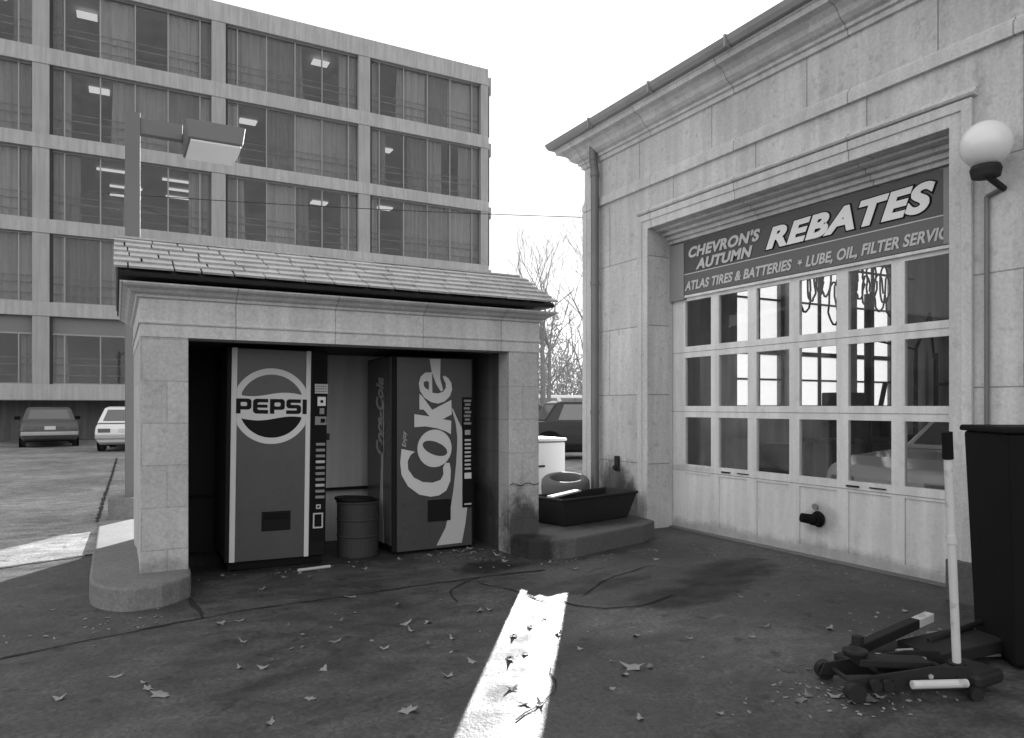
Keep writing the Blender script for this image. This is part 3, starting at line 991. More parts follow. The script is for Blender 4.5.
MB().tube((5.28, 2.80, .95), (5.28, 2.80, 2.85), .016).tube((5.28, 2.80, 2.85), (5.28, 2.70, 2.88), .016).build('conduit', 'pipe', wl)

# inside the garage
MB().box(8.9, 11.6, 6.75, 7.35, .80, .88).box(9.0, 9.1, 6.8, 6.9, .02, .8).box(11.4, 11.5, 6.8, 6.9, .02, .8).box(9.0, 9.1, 7.2, 7.3, .02, .8).box(11.4, 11.5, 7.2, 7.3, .02, .8)
wb = thing('workbench', (10.25, 7.05, .02), 'cluttered workbench under the garage end windows', 'workbench')
MB().box(8.9, 11.6, 6.75, 7.35, .86, .93).build('bench_top', 'iron', wb)
for x in (9.0, 11.4):
    for y in (6.8, 7.25):
        MB().box(x, x + .08, y, y + .08, .021, .858).build('leg', 'iron', wb)
bxm = MB().box(9.25, 9.95, 6.9, 7.25, .932, 1.60)
tag(bxm.build('tool_chest', 'iron', None, .02), 'dark tool chest on the workbench before the middle end window', 'tool chest')
cmx = MB().lathe([(.001, 0), (.16, 0), (.17, .3), (.12, .42), (.05, .46), (.001, .46)], (10.35, 7.05, .932), 'z', 16).tube((10.35, 7.05, 1.35), (10.55, 7.1, 1.75), .04).box(10.2, 10.7, 6.95, 7.2, .932, 1.2)
tag(cmx.build('bench_grinder', 'iron'), 'dark bench grinder on the workbench before the right end window', 'grinder')
bt = MB()
for i in range(16):
    x = 9.0 + i * .15 + random.uniform(-.05, .05)
    z = 3.15 + random.uniform(-.25, .25)
    r = random.uniform(.12, .24)
    pts = [(x + r * .6 * math.cos(t), 7.30 + random.uniform(-.02, .02), z + r * 1.5 * math.sin(t)) for t in [2 * math.pi * j / 14 for j in range(15)]]
    bt.path(pts, .016, 5)
bt.tube((8.8, 7.3, 3.5), (11.6, 7.3, 3.5), .02)
tag(bt.build('hanging_belts', 'rubber'), 'fan belts hanging in loops before the garage end windows', 'fan belts')
od_ = MB().lathe([(.001, 0), (.28, 0), (.28, .28), (.29, .29), (.28, .30), (.28, .58), (.29, .59), (.28, .60), (.28, .88), (.001, .88)], (7.9, 6.9, .021), 'z', 24)
tag(od_.build('oil_drum', 'drum'), 'dark oil drum inside the garage before the left end window', 'drum')
rk = MB().tube((8.85, 6.2, .021), (8.85, 6.2, 2.9), .05).tube((9.9, 6.2, .021), (9.9, 6.2, 2.2), .03).tube((9.9, 6.2, 2.2), (10.4, 6.3, 2.75), .025).tube((10.4, 6.3, 2.75), (10.5, 6.3, 2.1), .02).box(8.7, 9.0, 6.05, 6.35, .021, .06).box(9.8, 10.0, 6.1, 6.3, .021, .06)
rk.tube((8.85, 6.2, 2.3), (9.9, 6.2, 2.2), .015)
tag(rk.build('hose_rack', 'iron'), 'dark hose rack and swing arm standing in the garage before the end windows', 'rack')
sh = thing('shelf_rack', (12.5, 6.2, .02), 'tall shelf rack against the garage rear wall', 'shelf')
for z in (.5, 1.1, 1.75):
    MB().box(12.2, 12.75, 6.62, 7.3, z, z + .04).build('shelf', 'iron', sh)
for y in (6.6, 7.28):
    MB().box(12.2, 12.26, y, y + .05, .021, 2.3).build('post', 'iron', sh)


# ------------------------------------------------------------------ cars
def make_car(body, Wd=1.72, L=4.4, H=1.40, style='sedan'):
    """axis +x forward, origin on the ground under the middle; returns (root)"""
    root = thing('parked_car', (0, 0, 0), '-', 'car')
    hw = Wd / 2
    zb, zbelt = .22, .90
    xr, xf = -L / 2, L / 2
    st = [(xr, .42, .70, .90), (xr + .06, .30, .84, .97), (xr + .35, zb, zbelt, 1.0), (xr + 1.2, zb, zbelt + .02, 1.0), (0, zb, zbelt, 1.0),
          (xf - 1.3, zb, zbelt - .02, 1.0), (xf - .45, zb, .83, .98), (xf - .06, .30, .74, .93), (xf, .42, .62, .86)]
    mb = MB()
    n = 8
    vs = []
    for x, a, b, w in st:
        h = hw * w
        sec = [(h * .86, a), (h * .98, a + (b - a) * .22), (h, a + (b - a) * .55), (h * .965, a + (b - a) * .86), (h * .90, b)]
        ring = [(x, -y, z) for y, z in sec] + [(x, y, z) for y, z in sec[::-1]]
        vs += ring
    m_ = 10
    fs = []
    for i in range(len(st) - 1):
        for j in range(m_):
            fs.append((i * m_ + j, (i + 1) * m_ + j, (i + 1) * m_ + (j + 1) % m_, i * m_ + (j + 1) % m_))
    fs += [tuple(range(m_)), tuple(range((len(st) - 1) * m_, len(st) * m_))]
    mb.add(vs, fs)
    if style == 'sedan':
        base, tp = (xr + .85, xf - 1.45), (xr + 1.22, xf - 2.05)
    elif style == 'hatch':
        base, tp = (xr + .12, xf - 1.35), (xr + .62, xf - 1.95)
    else:
        base, tp = (xr + .06, xf - 1.1), (xr + .16, xf - 1.6)
    bw, tw = hw * .90, hw * .74
    zl, zt = zbelt - .01, H

    def gh(x0, x1, w, z): return [(x0, -w, z), (x1, -w, z), (x1, w, z), (x0, w, z)]
    mid = .93
    v = gh(base[0], base[1], bw, zl) + gh(tp[0] - .03, tp[1] + .05, tw, zt - .045) + gh(tp[0] + .12, tp[1] - .12, tw - .09, zt)
    mb.add(v, [(0, 1, 5, 4), (1, 2, 6, 5), (2, 3, 7, 6), (3, 0, 4, 7), (4, 5, 9, 8), (5, 6, 10, 9), (6, 7, 11, 10), (7, 4, 8, 11), (8, 9, 10, 11)])
    bd = mb.build('body', body, root, .035, seg=3)
    # glass, set a little proud of the greenhouse
    B, T = [Vector(p) for p in v[:4]], [Vector(p) for p in v[4:8]]

    def pane(a, b, c_, d, u0, u1, v0, v1):
        f = lambda s, t: (a * (1 - s) + b * s) * (1 - t) + (d * (1 - s) + c_ * s) * t
        q = [f(u0, v0), f(u1, v0), f(u1, v1), f(u0, v1)]
        nrm = (q[1] - q[0]).cross(q[3] - q[0]).normalized()
        cen = sum(q, Vector()) / 4
        if nrm.dot(cen - Vector((cen.x * .5, 0, 1.0))) < 0:
            nrm = -nrm
        vs = [p + nrm * .010 for p in q] + [p - nrm * .01 for p in q]
        return vs, [(0, 1, 2, 3), (4, 5, 6, 7), (0, 1, 5, 4), (1, 2, 6, 5), (2, 3, 7, 6), (3, 0, 4, 7)]
    for s, (i, j) in enumerate(((0, 1), (3, 2))):
        for (u0, u1) in ((.14, .46), (.50, .86)):
            MB().add(*pane(B[i], B[j], T[j], T[i], u0, u1, .12, .90)).build('side_window', 'car_glass', root)
    MB().add(*pane(B[1], B[2], T[2], T[1], .07, .93, .10, .92)).build('windshield', 'car_glass', root)
    MB().add(*pane(B[0], B[3], T[3], T[0], .09, .91, .12, .88)).build('rear_window', 'car_glass', root)
    for x in (xr + .95, xf - .85):
        for s in (-1, 1):
            y = s * (hw - .10)
            MB().lathe([(.20, -.09), (.29, -.095), (.315, -.07), (.32, 0), (.315, .07), (.29, .095), (.20, .09), (.20, -.09)], (x, y, .32), 'y', 24).build('tyre', 'rubber', root)
            MB().lathe([(.001, -.06), (.12, -.075), (.20, -.07), (.20, .07), (.12, .075), (.001, .06)], (x, y, .32), 'y', 24).build('rim', 'car_trim', root)
            MB().lathe([(.001, -.03), (.36, -.03), (.36, .03), (.001, .03)], (x, s * (hw - .028), .34), 'y', 24).build('wheel_arch', 'black', root)
    for xs_, nm in ((xr, 'rear_bumper'), (xf, 'front_bumper')):
        MB().box(xs_ - .06, xs_ + .07, -hw * .95, hw * .95, .40, .54).build(nm, 'car_trim', root, .03)
    for s in (-1, 1):
        MB().box(xr - .015, xr + .06, min(s * hw * .86, s * hw * .46), max(s * hw * .86, s * hw * .46), .60, .72).build('tail_light', 'car_light', root, .01)
        MB().box(xf - .05, xf + .012, min(s * hw * .78, s * hw * .45), max(s * hw * .78, s * hw * .45), .54, .63).build('headlight', 'chrome', root, .01)
        MB().obox((base[1] - .35, s * (hw + .06), zbelt + .07), (.05, 0, 0), (0, .09, 0), (0, 0, .06)).build('mirror', 'black', root, .02)
    MB().box(xr - .022, xr + .05, -.16, .16, .60, .72).build('number_plate', 'plate', root, .006)
    MB().box(xr + .35, xf - .35, -hw * .8, hw * .8, .18, .30).build('underbody', 'black', root)
    return root


def put_car(root, x, y, heading, label, cat='car', s=1.0, group=None):
    root.location = (x, y, .0)
    root.rotation_euler = (0, 0, heading)
    root.scale = (s, s, s)
    tag(root, label, cat, group)


cx_, cy_ = W(-15.0, 24.6)
d = Vector((-.56, .83)).normalized()
hd = W(d.x, d.y)
a1 = math.atan2(hd[1], hd[0])
v_ = Vector(hd).normalized() * 2.2
c1 = make_car('car_grey', 1.74, 4.4, 1.36)
put_car(c1, cx_ + v_.x - .62, cy_ + v_.y, a1, 'grey sedan seen from behind, parked under the office building', s=1.0)
c2 = make_car('car_white', 1.66, 4.1, 1.38, 'hatch')
hx, hy = W(-11.75, 21.9)
hd2 = W(-.36, .93)
a2 = math.atan2(hd2[1], hd2[0])
put_car(c2, hx + math.cos(a2) * 2.05, hy + math.sin(a2) * 2.05, a2, 'white hatchback half hidden behind the lamp post by the office', 'car')
c3 = make_car('car_dark', 1.74, 4.5, 1.40)
px, py = W(2.2, 19.6)
put_car(c3, px, py, math.atan2(*reversed(W(.985, .17))), 'dark sedan in the gap between kiosk and garage, side on', 'car', 1.10)
c4 = make_car('car_dark', 1.74, 4.5, 1.40)
px, py = W(.4, 23.4)
put_car(c4, px, py, math.atan2(*reversed(W(.985, .17))), 'dark sedan parked behind the nearer dark sedan, mostly hidden by the kiosk', 'car', 1.12)
c5 = make_car('car_pale', 1.8, 4.8, 1.44, 'van')
px, py = W(2.6, 29.0)
put_car(c5, px, py, math.atan2(*reversed(W(.985, .17))), 'pale van whose roof shows above the dark sedans', 'van', 1.27)
c6 = make_car('car_pale', 1.74, 4.4, 1.38, 'sedan')
put_car(c6, 9.3, 4.75, math.pi, 'light car inside the garage behind the glass door', 'car')

# ------------------------------------------------------------------ yard clutter
tb = thing('tub', (4.35, 6.45, .185), 'long black oily steel tub on the concrete island by the garage', 'tub')
an = math.atan2(.23, 1.07)
ca, sa = math.cos(an), math.sin(an)
tl = lambda u, v, z: (3.93 + u * ca - v * sa, 6.10 + u * sa + v * ca, z)
mb = MB()
o = [(0.02, 0), (.99, 0), (.99, .40), (.02, .40)]
q = [(-.03, -.03), (1.12, -.03), (1.12, .43), (-.03, .43)]
zb_, zt_ = .19, .455
ins = lambda P, d_: [(P[0][0] + d_, P[0][1] + d_), (P[1][0] - d_, P[1][1] + d_), (P[2][0] - d_, P[2][1] - d_), (P[3][0] + d_, P[3][1] - d_)]
vs = [tl(*p, zb_) for p in o] + [tl(*p, zt_) for p in q] + [tl(*p, zt_) for p in ins(q, .02)] + [tl(*p, zb_ + .03) for p in ins(o, .02)]
fs = [(0, 1, 2, 3)]
for a_ in (0, 4, 8):
    fs += [(a_ + i, a_ + (i + 1) % 4, a_ + 4 + (i + 1) % 4, a_ + 4 + i) for i in range(4)]
fs.append((12, 13, 14, 15))
mb.add(vs, fs).build('basin', 'tub', tb, .006)
mb = MB()
for i in range(4):
    a_, b_ = q[i], q[(i + 1) % 4]
    mb.tube(tl(*a_, zt_), tl(*b_, zt_), .016, n=8)
mb.build('rim', 'tub', tb)
bd_ = MB().obox(tl(.24, .22, zt_ + .028), (.30 * math.cos(an + .28), .30 * math.sin(an + .28), .004), (-.05 * sa, .05 * ca, 0), (0, 0, .009))
tag(bd_.build('plank', 'wood', None, .003), 'pale board lying across the left end of the tub', 'board')
tyre = [(.185, -.105), (.20, -.122), (.26, -.118), (.29, -.085), (.297, 0), (.29, .085), (.26, .118), (.20, .122), (.185, .105), (.195, 0)]
for i, (z, lb, mt) in enumerate(((.126, 'lower dark tire of the stack of two behind the tub', 'rubber'), (.415, 'pale dusty tire on top of the stack behind the tub', 'rubber_pale'))):
    t_ = MB().lathe(tyre, (0, 0, 0), 'z', 40, True).build('tire', mt, None, 0, True)
    t_.location = (4.80, 7.40, z)
    if i:
        t_.rotation_euler = (R(9), R(-5), 0)
    tag(t_, lb, 'tire', 'stacked tires behind the tub')
wc = thing('cabinet', (4.95, 8.45, 0), 'white enamel cabinet standing behind the tires in the gap', 'cabinet')
MB().box(4.60, 5.25, 8.10, 8.72, .06, .915).build('body', 'white', wc, .012)
MB().box(4.58, 5.27, 8.08, 8.74, .935, .975).build('lid', 'white', wc, .012)
MB().box(4.61, 5.24, 8.11, 8.71, .915, .935).build('seal', 'vend_faint', wc)
MB().box(4.76, 4.93, 8.085, 8.099, .60, .625).build('handle', 'iron', wc, .004)
MB().box(4.63, 5.22, 8.13, 8.69, .004, .06).build('plinth', 'black', wc)
pk = MB().box(3.72, 3.98, 6.62, 6.85, .19, .34)
tag(pk.build('carton', 'wood', None, .006), 'small pale carton on the island between pier and tub', 'box')

# black bin, floor jack, bars in the right foreground
bn = thing('bin', (4.45, 2.1, 0), 'tall tapered black bin at the right edge before the garage wall', 'bin')
bx, by = 4.21, 2.21
du, dv = Vector((.72, -.60, 0)), Vector((.60, .72, 0))
ct = Vector((bx, by, 0)) + du * .34 + dv * .10
mb = MB()


def frus(c0, u, v, w0, d0, z0, w1, d1, z1):
    vs = []
    for w, dd, z in ((w0, d0, z0), (w1, d1, z1)):
        for sx, sy in ((-1, -1), (1, -1), (1, 1), (-1, 1)):
            p = c0 + u * (sx * w) + v * (sy * dd)
            vs.append((p.x, p.y, z))
    return vs, [(0, 1, 2, 3), (4, 5, 6, 7), (0, 1, 5, 4), (1, 2, 6, 5), (2, 3, 7, 6), (3, 0, 4, 7)]


mb.add(*frus(ct, du, dv, .285, .265, .02, .335, .305, 1.255)).build('bin_body', 'black', bn, .02)
mb = MB()
mb.add(*frus(ct, du, dv, .355, .325, 1.255, .35, .32, 1.29)).build('lid', 'black', bn, .012)
kp = ct - du * .18 - dv * .2
MB().lathe([(.001, 0), (.018, 0), (.022, .02), (.012, .035), (.001, .035)], (kp.x, kp.y, 1.29), 'z', 12).build('knob', 'iron', bn)

jk = thing('floor_jack', (3.40, 2.18, 0), 'greasy trolley jack with an upright white handle in the right foreground', 'floor jack')
A_, B_ = Vector((3.66, 2.08, 0)), Vector((3.08, 2.36, 0))
ju = (B_ - A_).normalized()
jv = Vector((-ju.y, ju.x, 0))
for s in (-1, 1):
    pts = [(-.02, .05), (.02, .15), (.20, .155), (.48, .12), (.62, .10), (.65, .04), (.55, .035), (.10, .04)]
    off = jv * (s * .115)
    MB().prism(pts, lambda u, z: tuple(A_ + ju * u + off + Vector((0, 0, z))), lambda u, z: tuple(A_ + ju * u + off + jv * .012 + Vector((0, 0, z)))).build('side_plate', 'iron', jk, .002)
    w0 = A_ + ju * .60 + jv * (s * .15)
    MB().tube(w0 + Vector((0, 0, .05)) - jv * .022, w0 + Vector((0, 0, .05)) + jv * .022, .046, n=18).build('wheel', 'iron', jk)
    w1 = A_ + ju * .02 + jv * (s * .16)
    MB().tube(w1 + Vector((0, 0, .035)) - jv * .015, w1 + Vector((0, 0, .035)) + jv * .015, .033, n=16).build('caster', 'iron', jk)
p0, p1 = A_ + ju * .16 + Vector((0, 0, .13)), A_ + ju * .52 + Vector((0, 0, .15))
MB().obox((p0 + p1) / 2, (p1 - p0) / 2, jv * .05, (0, 0, .02)).build('lift_arm', 'iron', jk, .006)
MB().lathe([(.001, 0), (.05, 0), (.06, .02), (.06, .03), (.04, .03), (.001, .02)], tuple(p1 + Vector((0, 0, .02))), 'z', 18).build('saddle', 'iron', jk)
MB().tube(A_ + ju * .10 - jv * .10 + Vector((0, 0, .10)), A_ + ju * .34 - jv * .13 + Vector((0, 0, .115)), .022, n=12).build('ram', 'bright_bar', jk)
MB().tube(A_ + ju * .06 + jv * .155 + Vector((0, 0, .085)), A_ + ju * .33 + jv * .16 + Vector((0, 0, .085)), .020, n=12).build('ram', 'handle_white', jk)
for u_ in (.44, .50):
    MB().tube(A_ + ju * u_ + jv * .13 + Vector((0, 0, .08)), A_ + ju * u_ + jv * .16 + Vector((0, 0, .08)), .028, n=14).build('hub', 'iron', jk)
base_, topr = Vector((3.655, 2.075, .03)), Vector((3.435, 1.995, 1.275)) + Vector((.07, .045, 0))
dd = topr - base_
MB().tube(base_ - dd * .0, base_ + dd * .085, .040, n=14).build('handle_socket', 'iron', jk)
hnd = MB().tube(base_ + dd * .08, base_ + dd * .90, .0195, n=14)
hnd.build('handle', 'handle_white', jk)
MB().tube(base_ + dd * .565, base_ + dd * .595, .026, n=14).build('collar', 'handle_white', jk)
MB().tube(base_ + dd * .895, base_ + dd * 1.0, .024, n=14).build('grip', 'black', jk)
MB().box(3.58, 3.80, 1.93, 2.13, .05, .12).build('base', 'iron', jk, .02)
st_ = thing('jack_stand', (3.95, 2.62, 0), 'dark iron stand with a white-tipped bar lying behind the trolley jack', 'jack stand')
q0, q1 = Vector((3.46, 2.50, .10)), Vector((4.22, 2.55, .16))
e = (q1 - q0).normalized()
MB().obox((q0 * .62 + q1 * .38), e * .30, Vector((-e.y, e.x, 0)) * .03, (0, 0, .028)).build('bar', 'iron', st_, .006)
MB().obox((q0 * .15 + q1 * .85), e * .10, Vector((-e.y, e.x, 0)) * .028, (0, 0, .026)).build('tip', 'handle_white', st_, .006)
MB().tube(q0 + Vector((.02, 0, -.095)), q0 + Vector((.02, 0, .07)), .03, n=12).build('post', 'iron', st_)
MB().box(3.44, 3.95, 2.36, 2.62, .012, .05).build('base_frame', 'iron', st_, .01)
for (pa, pb) in (((3.72, 2.44, .07), (4.25, 2.30, .05)), ((4.10, 2.50, .09), (4.55, 2.42, .06)), ((4.0, 2.28, .04), (4.35, 2.16, .03))):
    MB().tube(pa, pb, .009, n=8).build('rod', 'bright_bar', st_)
ob = MB().box(3.50, 4.10, 2.16, 2.40, .006, .035)  # board added to stand in for shadow and black clutter around the jack
tag(ob.build('fill_board', 'tub', None, .006), 'black board added to fill the dark area under the stand and jack', 'board')
for s_, (u_, w_) in enumerate(((.08, .10), (.22, .11), (.40, .085), (.58, .07))):
    c_ = A_ + ju * u_ + Vector((0, 0, w_))
    MB().tube(c_ - jv * .135, c_ + jv * .135, .012, n=8).build('axle_bolt', 'bright_bar' if s_ == 1 else 'iron', jk)
kb = MB().obox((4.06, 2.34, .07), (.24, -.05, .02), (.03, .13, 0), (0, 0, .035))
kb.tube((3.95, 2.40, .10), (4.40, 2.36, .15), .018, n=8)
tag(kb.build('scrap_iron', 'iron', None, .006), 'black heap of scrap iron between the trolley jack and the bin', 'scrap metal')

# ------------------------------------------------------------------ lamp post
lp = thing('street_lamp', (.18, 10.35, 0), 'square parking lot lamp post with a shoebox head behind the kiosk', 'street lamp')
MB().box(.10, .27, 10.27, 10.44, .25, 5.11).build('pole', 'lamp_body', lp, .008)
MB().prism(arc((.18, 10.36), .27, 0, 360, 20)[:-1], lambda x, y: (x, y, -.02), lambda x, y: (x, y, .26)).build('footing', 'concrete', lp, .01)
MB().box(.27, .76, 10.30, 10.42, 4.86, 5.06).build('arm', 'lamp_body', lp, .006)
MB().prism([(.0, .21), (.0, .225), (.69, .225), (.69, .21), (.66, .0), (.03, .0)], lambda u, z: (.755 + u, 9.68, 4.71 + z), lambda u, z: (.755 + u, 10.56, 4.71 + z)).build('head', 'lamp_body', lp, .012)
MB().box(.81, 1.395, 9.73, 10.51, 4.685, 4.708).build('lens', 'lamp_lens', lp, .006)

# overhead cable
ow = MB()
pa, pb = Vector((*W(-24, 30), 10.85)), Vector((*W(6, 26), 8.1))
pts = []
for i in range(31):
    t = i / 30
    p = pa.lerp(pb, t)
    p.z -= .25 * 4 * t * (1 - t)
    pts.append(p)
tag(ow.path(pts, .016, 5).build('overhead_cable', 'wire'), 'thin dark cable sagging across the office front', 'cable')

# ------------------------------------------------------------------ office building
of = thing('office_building', (4, 37, 0), 'long five-storey concrete and glass office block behind the kiosk', 'building')
FB = 33.0
bands = [(1.63, 2.24), (4.86, 5.40), (8.06, 8.60), (11.33, 11.87), (14.57, 15.20), (17.79, 18.63)]
XL, XR = -28.3, 16.70
colx = [-21.92 + 6.37 * i for i in range(7)]
for z0, z1 in bands:
    MB().box(XL, XR, FB - .03, FB + .55, z0, z1).build('spandrel', 'off_conc', of, .015)
mb = MB()
for cx in colx:
    x1 = cx + (.56 if cx < 16 else .42)
    for (a_, b_) in zip(bands[:-1], bands[1:]):
        MB().box(cx, x1, FB, FB + .6, a_[1] + .002, b_[0] - .002).build('column', 'off_col', of, .01)
        mb.box(x1 + .001, x1 + .09, FB + .06, FB + .5, a_[1] + .002, b_[0] - .002)
mb.build('joint', 'slot', of)
mb = MB()
mb.box(XL, XR - .3, FB + .60, FB + .62, 4.2, 4.858)
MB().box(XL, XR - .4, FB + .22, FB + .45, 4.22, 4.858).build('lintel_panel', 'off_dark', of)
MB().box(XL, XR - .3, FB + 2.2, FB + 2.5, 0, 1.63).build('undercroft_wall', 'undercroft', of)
MB().box(XL, XR - .2, FB + 6, FB + 6.3, 1.64, 18.2).build('core_wall', 'office_in', of)
MB().box(XR - .3, XR - .02, FB + .56, FB + 14, 0, 18.6).build('end_wall', 'off_conc', of)
for z0, z1 in bands[:-1]:
    MB().box(XL, XR - .31, FB + .56, FB + 5.99, z0 + .02, z1 - .1).build('floor_slab', 'office_in', of)
MB().box(XL, XR - .31, FB + .56, FB + 14, 17.9, 18.3).build('roof', 'off_conc', of)
off = [.49, 1.71, 2.94, 4.15, 5.37]
openings = {(4, 3): [(-1.84, -.62), (.68, 1.85)], (4, 4): [(7.4, 9.1)], (4, 5): [(10.97, 11.9)],
            (3, 3): [(-1.54, -.1)], (3, 4): [(4.7, 5.9)], (3, 5): [(11.36, 12.5), (14.3, 15.2)],
            (2, 3): [(-1.2, .30), (.86, 2.7)], (2, 4): [(4.9, 5.9), (7.7, 9.2)], (2, 5): [(10.97, 12.2)],
            (1, 3): [], (0, 3): [(-1.7, 3.0)], (0, 2): [(-6, -3.2)]}
for fl_ in range(5):
    z0, z1 = bands[fl_][1], bands[fl_ + 1][0]
    if fl_ == 0:
        z1 = 4.22
    for b_ in range(0, 6):
        x0, x1 = colx[b_] + .65, colx[b_ + 1]
        base = colx[b_] + .56
        mb = MB()
        for o_ in off:
            mb.box(base + o_ - .024, base + o_ + .024, FB + .16, FB + .26, z0 + .05, z1 - .06)
        mb.box(x0, x1, FB + .17, FB + .27, z0 + .001, z0 + .05).box(x0, x1, FB + .17, FB + .27, z1 - .06, z1 - .001)
        wn = mb.build('window', 'off_frame', of)
        MB().box(x0 + .01, x1 - .01, FB + .205, FB + .215, z0 + .04, z1 - .05).build('glazing', 'off_glass', wn)
        ops = openings.get((fl_, b_))
        if ops is None:
            ops = []
            if random.random() < .7:
                s = random.uniform(x0 + .5, x1 - 2)
                ops.append((s, s + random.uniform(.8, 1.8)))
        spans, cur = [], x0 + .02
        for (s, e_) in sorted(ops):
            if s > cur:
                spans.append((cur, s))
            cur = e_
        if cur < x1:
            spans.append((cur, x1 - .02))
        cells = []
        edges = [base + o_ for o_ in off]
        for (s, e_) in spans:
            cut = [s] + [q for q in edges if s + .1 < q < e_ - .1] + [e_]
            cells += list(zip(cut[:-1], cut[1:]))
        for (s, e_) in cells:
            n = max(3, int((e_ - s) / random.uniform(.05, .075)))
            vs, fs = [], []
            ph, fq, am = random.uniform(0, 6), random.uniform(.9, 1.6), random.uniform(.03, .065)
            sag = random.choice((0, 0, 0, .12, .3))
            gap = random.choice((0, 0, .03))
            for i in range(n + 1):
                x = s + gap + (e_ - s - 2 * gap) * i / n
                yy = FB + .42 + am * math.sin(i * fq + ph) + random.uniform(-.014, .014)
                xb = x + sag * (i / n - .5) * .5
                vs += [(xb, yy, z0 + .06), (x, yy, z1 - .05), (xb, yy + .01, z0 + .06), (x, yy + .01, z1 - .05)]
                if i:
                    k_ = 4 * i
                    fs += [(k_ - 4, k_, k_ + 1, k_ - 3), (k_ - 2, k_ + 2, k_ + 3, k_ - 1)]
            MB().add(vs, fs).build('curtain', random.choice(('curtain', 'curtain', 'curtain_pale', 'curtain_dark')), wn)
        # radiator rail / desks behind the glass
        mb = MB()
        mb.box(x0 + .02, x1 - .02, FB + .30, FB + .34, z0 + .75, z0 + .79)
        mb.box(x0 + .02, x1 - .02, FB + .30, FB + .33, z0 + .35, z0 + .38).box(x0 + .02, x1 - .02, FB + .30, FB + .33, z0 + 1.02, z0 + 1.045)
        mb.build('inner_rail', 'curtain_dark', wn)
        for (s, e_) in ops:
            zc = bands[fl_ + 1][0]
            for kx in range(3 if (fl_, b_) == (2, 3) else 1):
                yy = FB + 1.2 + kx * 1.5 + random.uniform(0, 1.4)
                if random.random() < .25 and (fl_, b_) != (2, 3):
                    continue
                xx = s + (yy - FB) * .10 + random.uniform(0, max(.05, (e_ - s) - .9))
                MB().box(xx, xx + (1.3 if (fl_, b_) == (2, 3) else .75), yy, yy + (.2 if (fl_, b_) == (2, 3) else .55), zc - .09, zc - .03).build('ceiling_light', 'ceil_light', wn)
mb = MB()
for (z0, z1) in bands[1:]:
    mb.box(XR + .12, XR + .50, FB + .6, FB + 1.0, z0 - .15, z1 - .1)
mb.box(XR - .02, XR + .12, FB + .7, FB + .9, 17.4, 17.7)
mb.tube((XR + .28, FB + .8, 0), (XR + .28, FB + .8, 17.7), .05)
mb.tube((XR + .42, FB + .8, 0), (XR + .42, FB + .8, 17.7), .03)
for i in range(40):
    mb.tube((XR + .28, FB + .8, 1.0 + i * .41), (XR + .42, FB + .8, 1.0 + i * .41), .018)
mb.build('service_ladder', 'off_conc', of)


# ------------------------------------------------------------------ trees
def grow(mb, p, d, length, r, depth, spread=.5, up=.12):
    n = 3
    for i in range(n):
        d = (d + Vector((random.uniform(-.14, .14), random.uniform(-.14, .14), random.uniform(-.04, .10) + up * .3))).normalized()
        q_ = p + d * (length / n)
        r1 = r * .86
        mb.tube(p, q_, r, r1, 6 if r > .03 else 4, False)
        p, r = q_, r1
        if depth > 0 and i > 0 and random.random() < .75:
            a_ = Vector((random.uniform(-1, 1), random.uniform(-1, 1), random.uniform(.1, .7))).normalized()
            grow(mb, p, (d * (1 - spread) + a_ * spread * 1.3).normalized(), length * random.uniform(.55, .8), r * .55, depth - 1, spread, up)
    if depth > 0:
        for _ in range(2):
            a_ = Vector((random.uniform(-1, 1), random.uniform(-1, 1), random.uniform(0, .8))).normalized()
            grow(mb, p, (d * (1 - spread) + a_ * spread).normalized(), length * random.uniform(.6, .85), r * .7, depth - 1, spread, up)


def bare_tree(X, Y, h, r, label, seed, lean=0.0, forks=1):
    random.seed(seed)
    x, y = W(X, Y)
    t = thing('bare_tree', (x, y, 0), label, 'tree', 'bare trees beyond the gap')
    tk, cr = MB(), MB()
    for f in range(forks):
        p = Vector((x + .12 * f, y + .1 * f, -.05))
        d_ = Vector((lean + random.uniform(-.10, .10) + .12 * f, random.uniform(-.08, .08), 1)).normalized()
        rr = r * (1 - .2 * f)
        for i in range(5):
            d2 = (d_ + Vector((random.uniform(-.07, .07), random.uniform(-.07, .07), .05))).normalized()
            q_ = p + d2 * (h * .42 / 5)
            tk.tube(p, q_, rr, rr * .90, 9, False)
            p, rr, d_ = q_, rr * .90, d2
            if i >= 2:
                a_ = Vector((random.uniform(-1, 1), random.uniform(-1, 1), random.uniform(.4, .9))).normalized()
                grow(cr, p, (d_ * .35 + a_ * .65).normalized(), h * .17, rr * .5, 3)
        for _ in range(3):
            a_ = Vector((random.uniform(-1, 1), random.uniform(-1, 1), random.uniform(.3, .9))).normalized()
            grow(cr, p, (d_ * .6 + a_ * .4).normalized(), h * .20, rr * .72, 4)
    tk.build('trunk', 'bark', t)
    cr.build('crown', 'twig', t)
    return t


bare_tree(1.05, 25.0, 8.4, .12, 'slim bare tree with forked trunk rising over the kiosk corner', 11, -.02, 2)
bare_tree(2.65, 27.5, 9.2, .10, 'bare tree whose branches reach left past the garage corner', 23, -.08)
bare_tree(4.6, 33.0, 12.0, .15, 'far bare tree mostly hidden behind the garage', 47, 0)

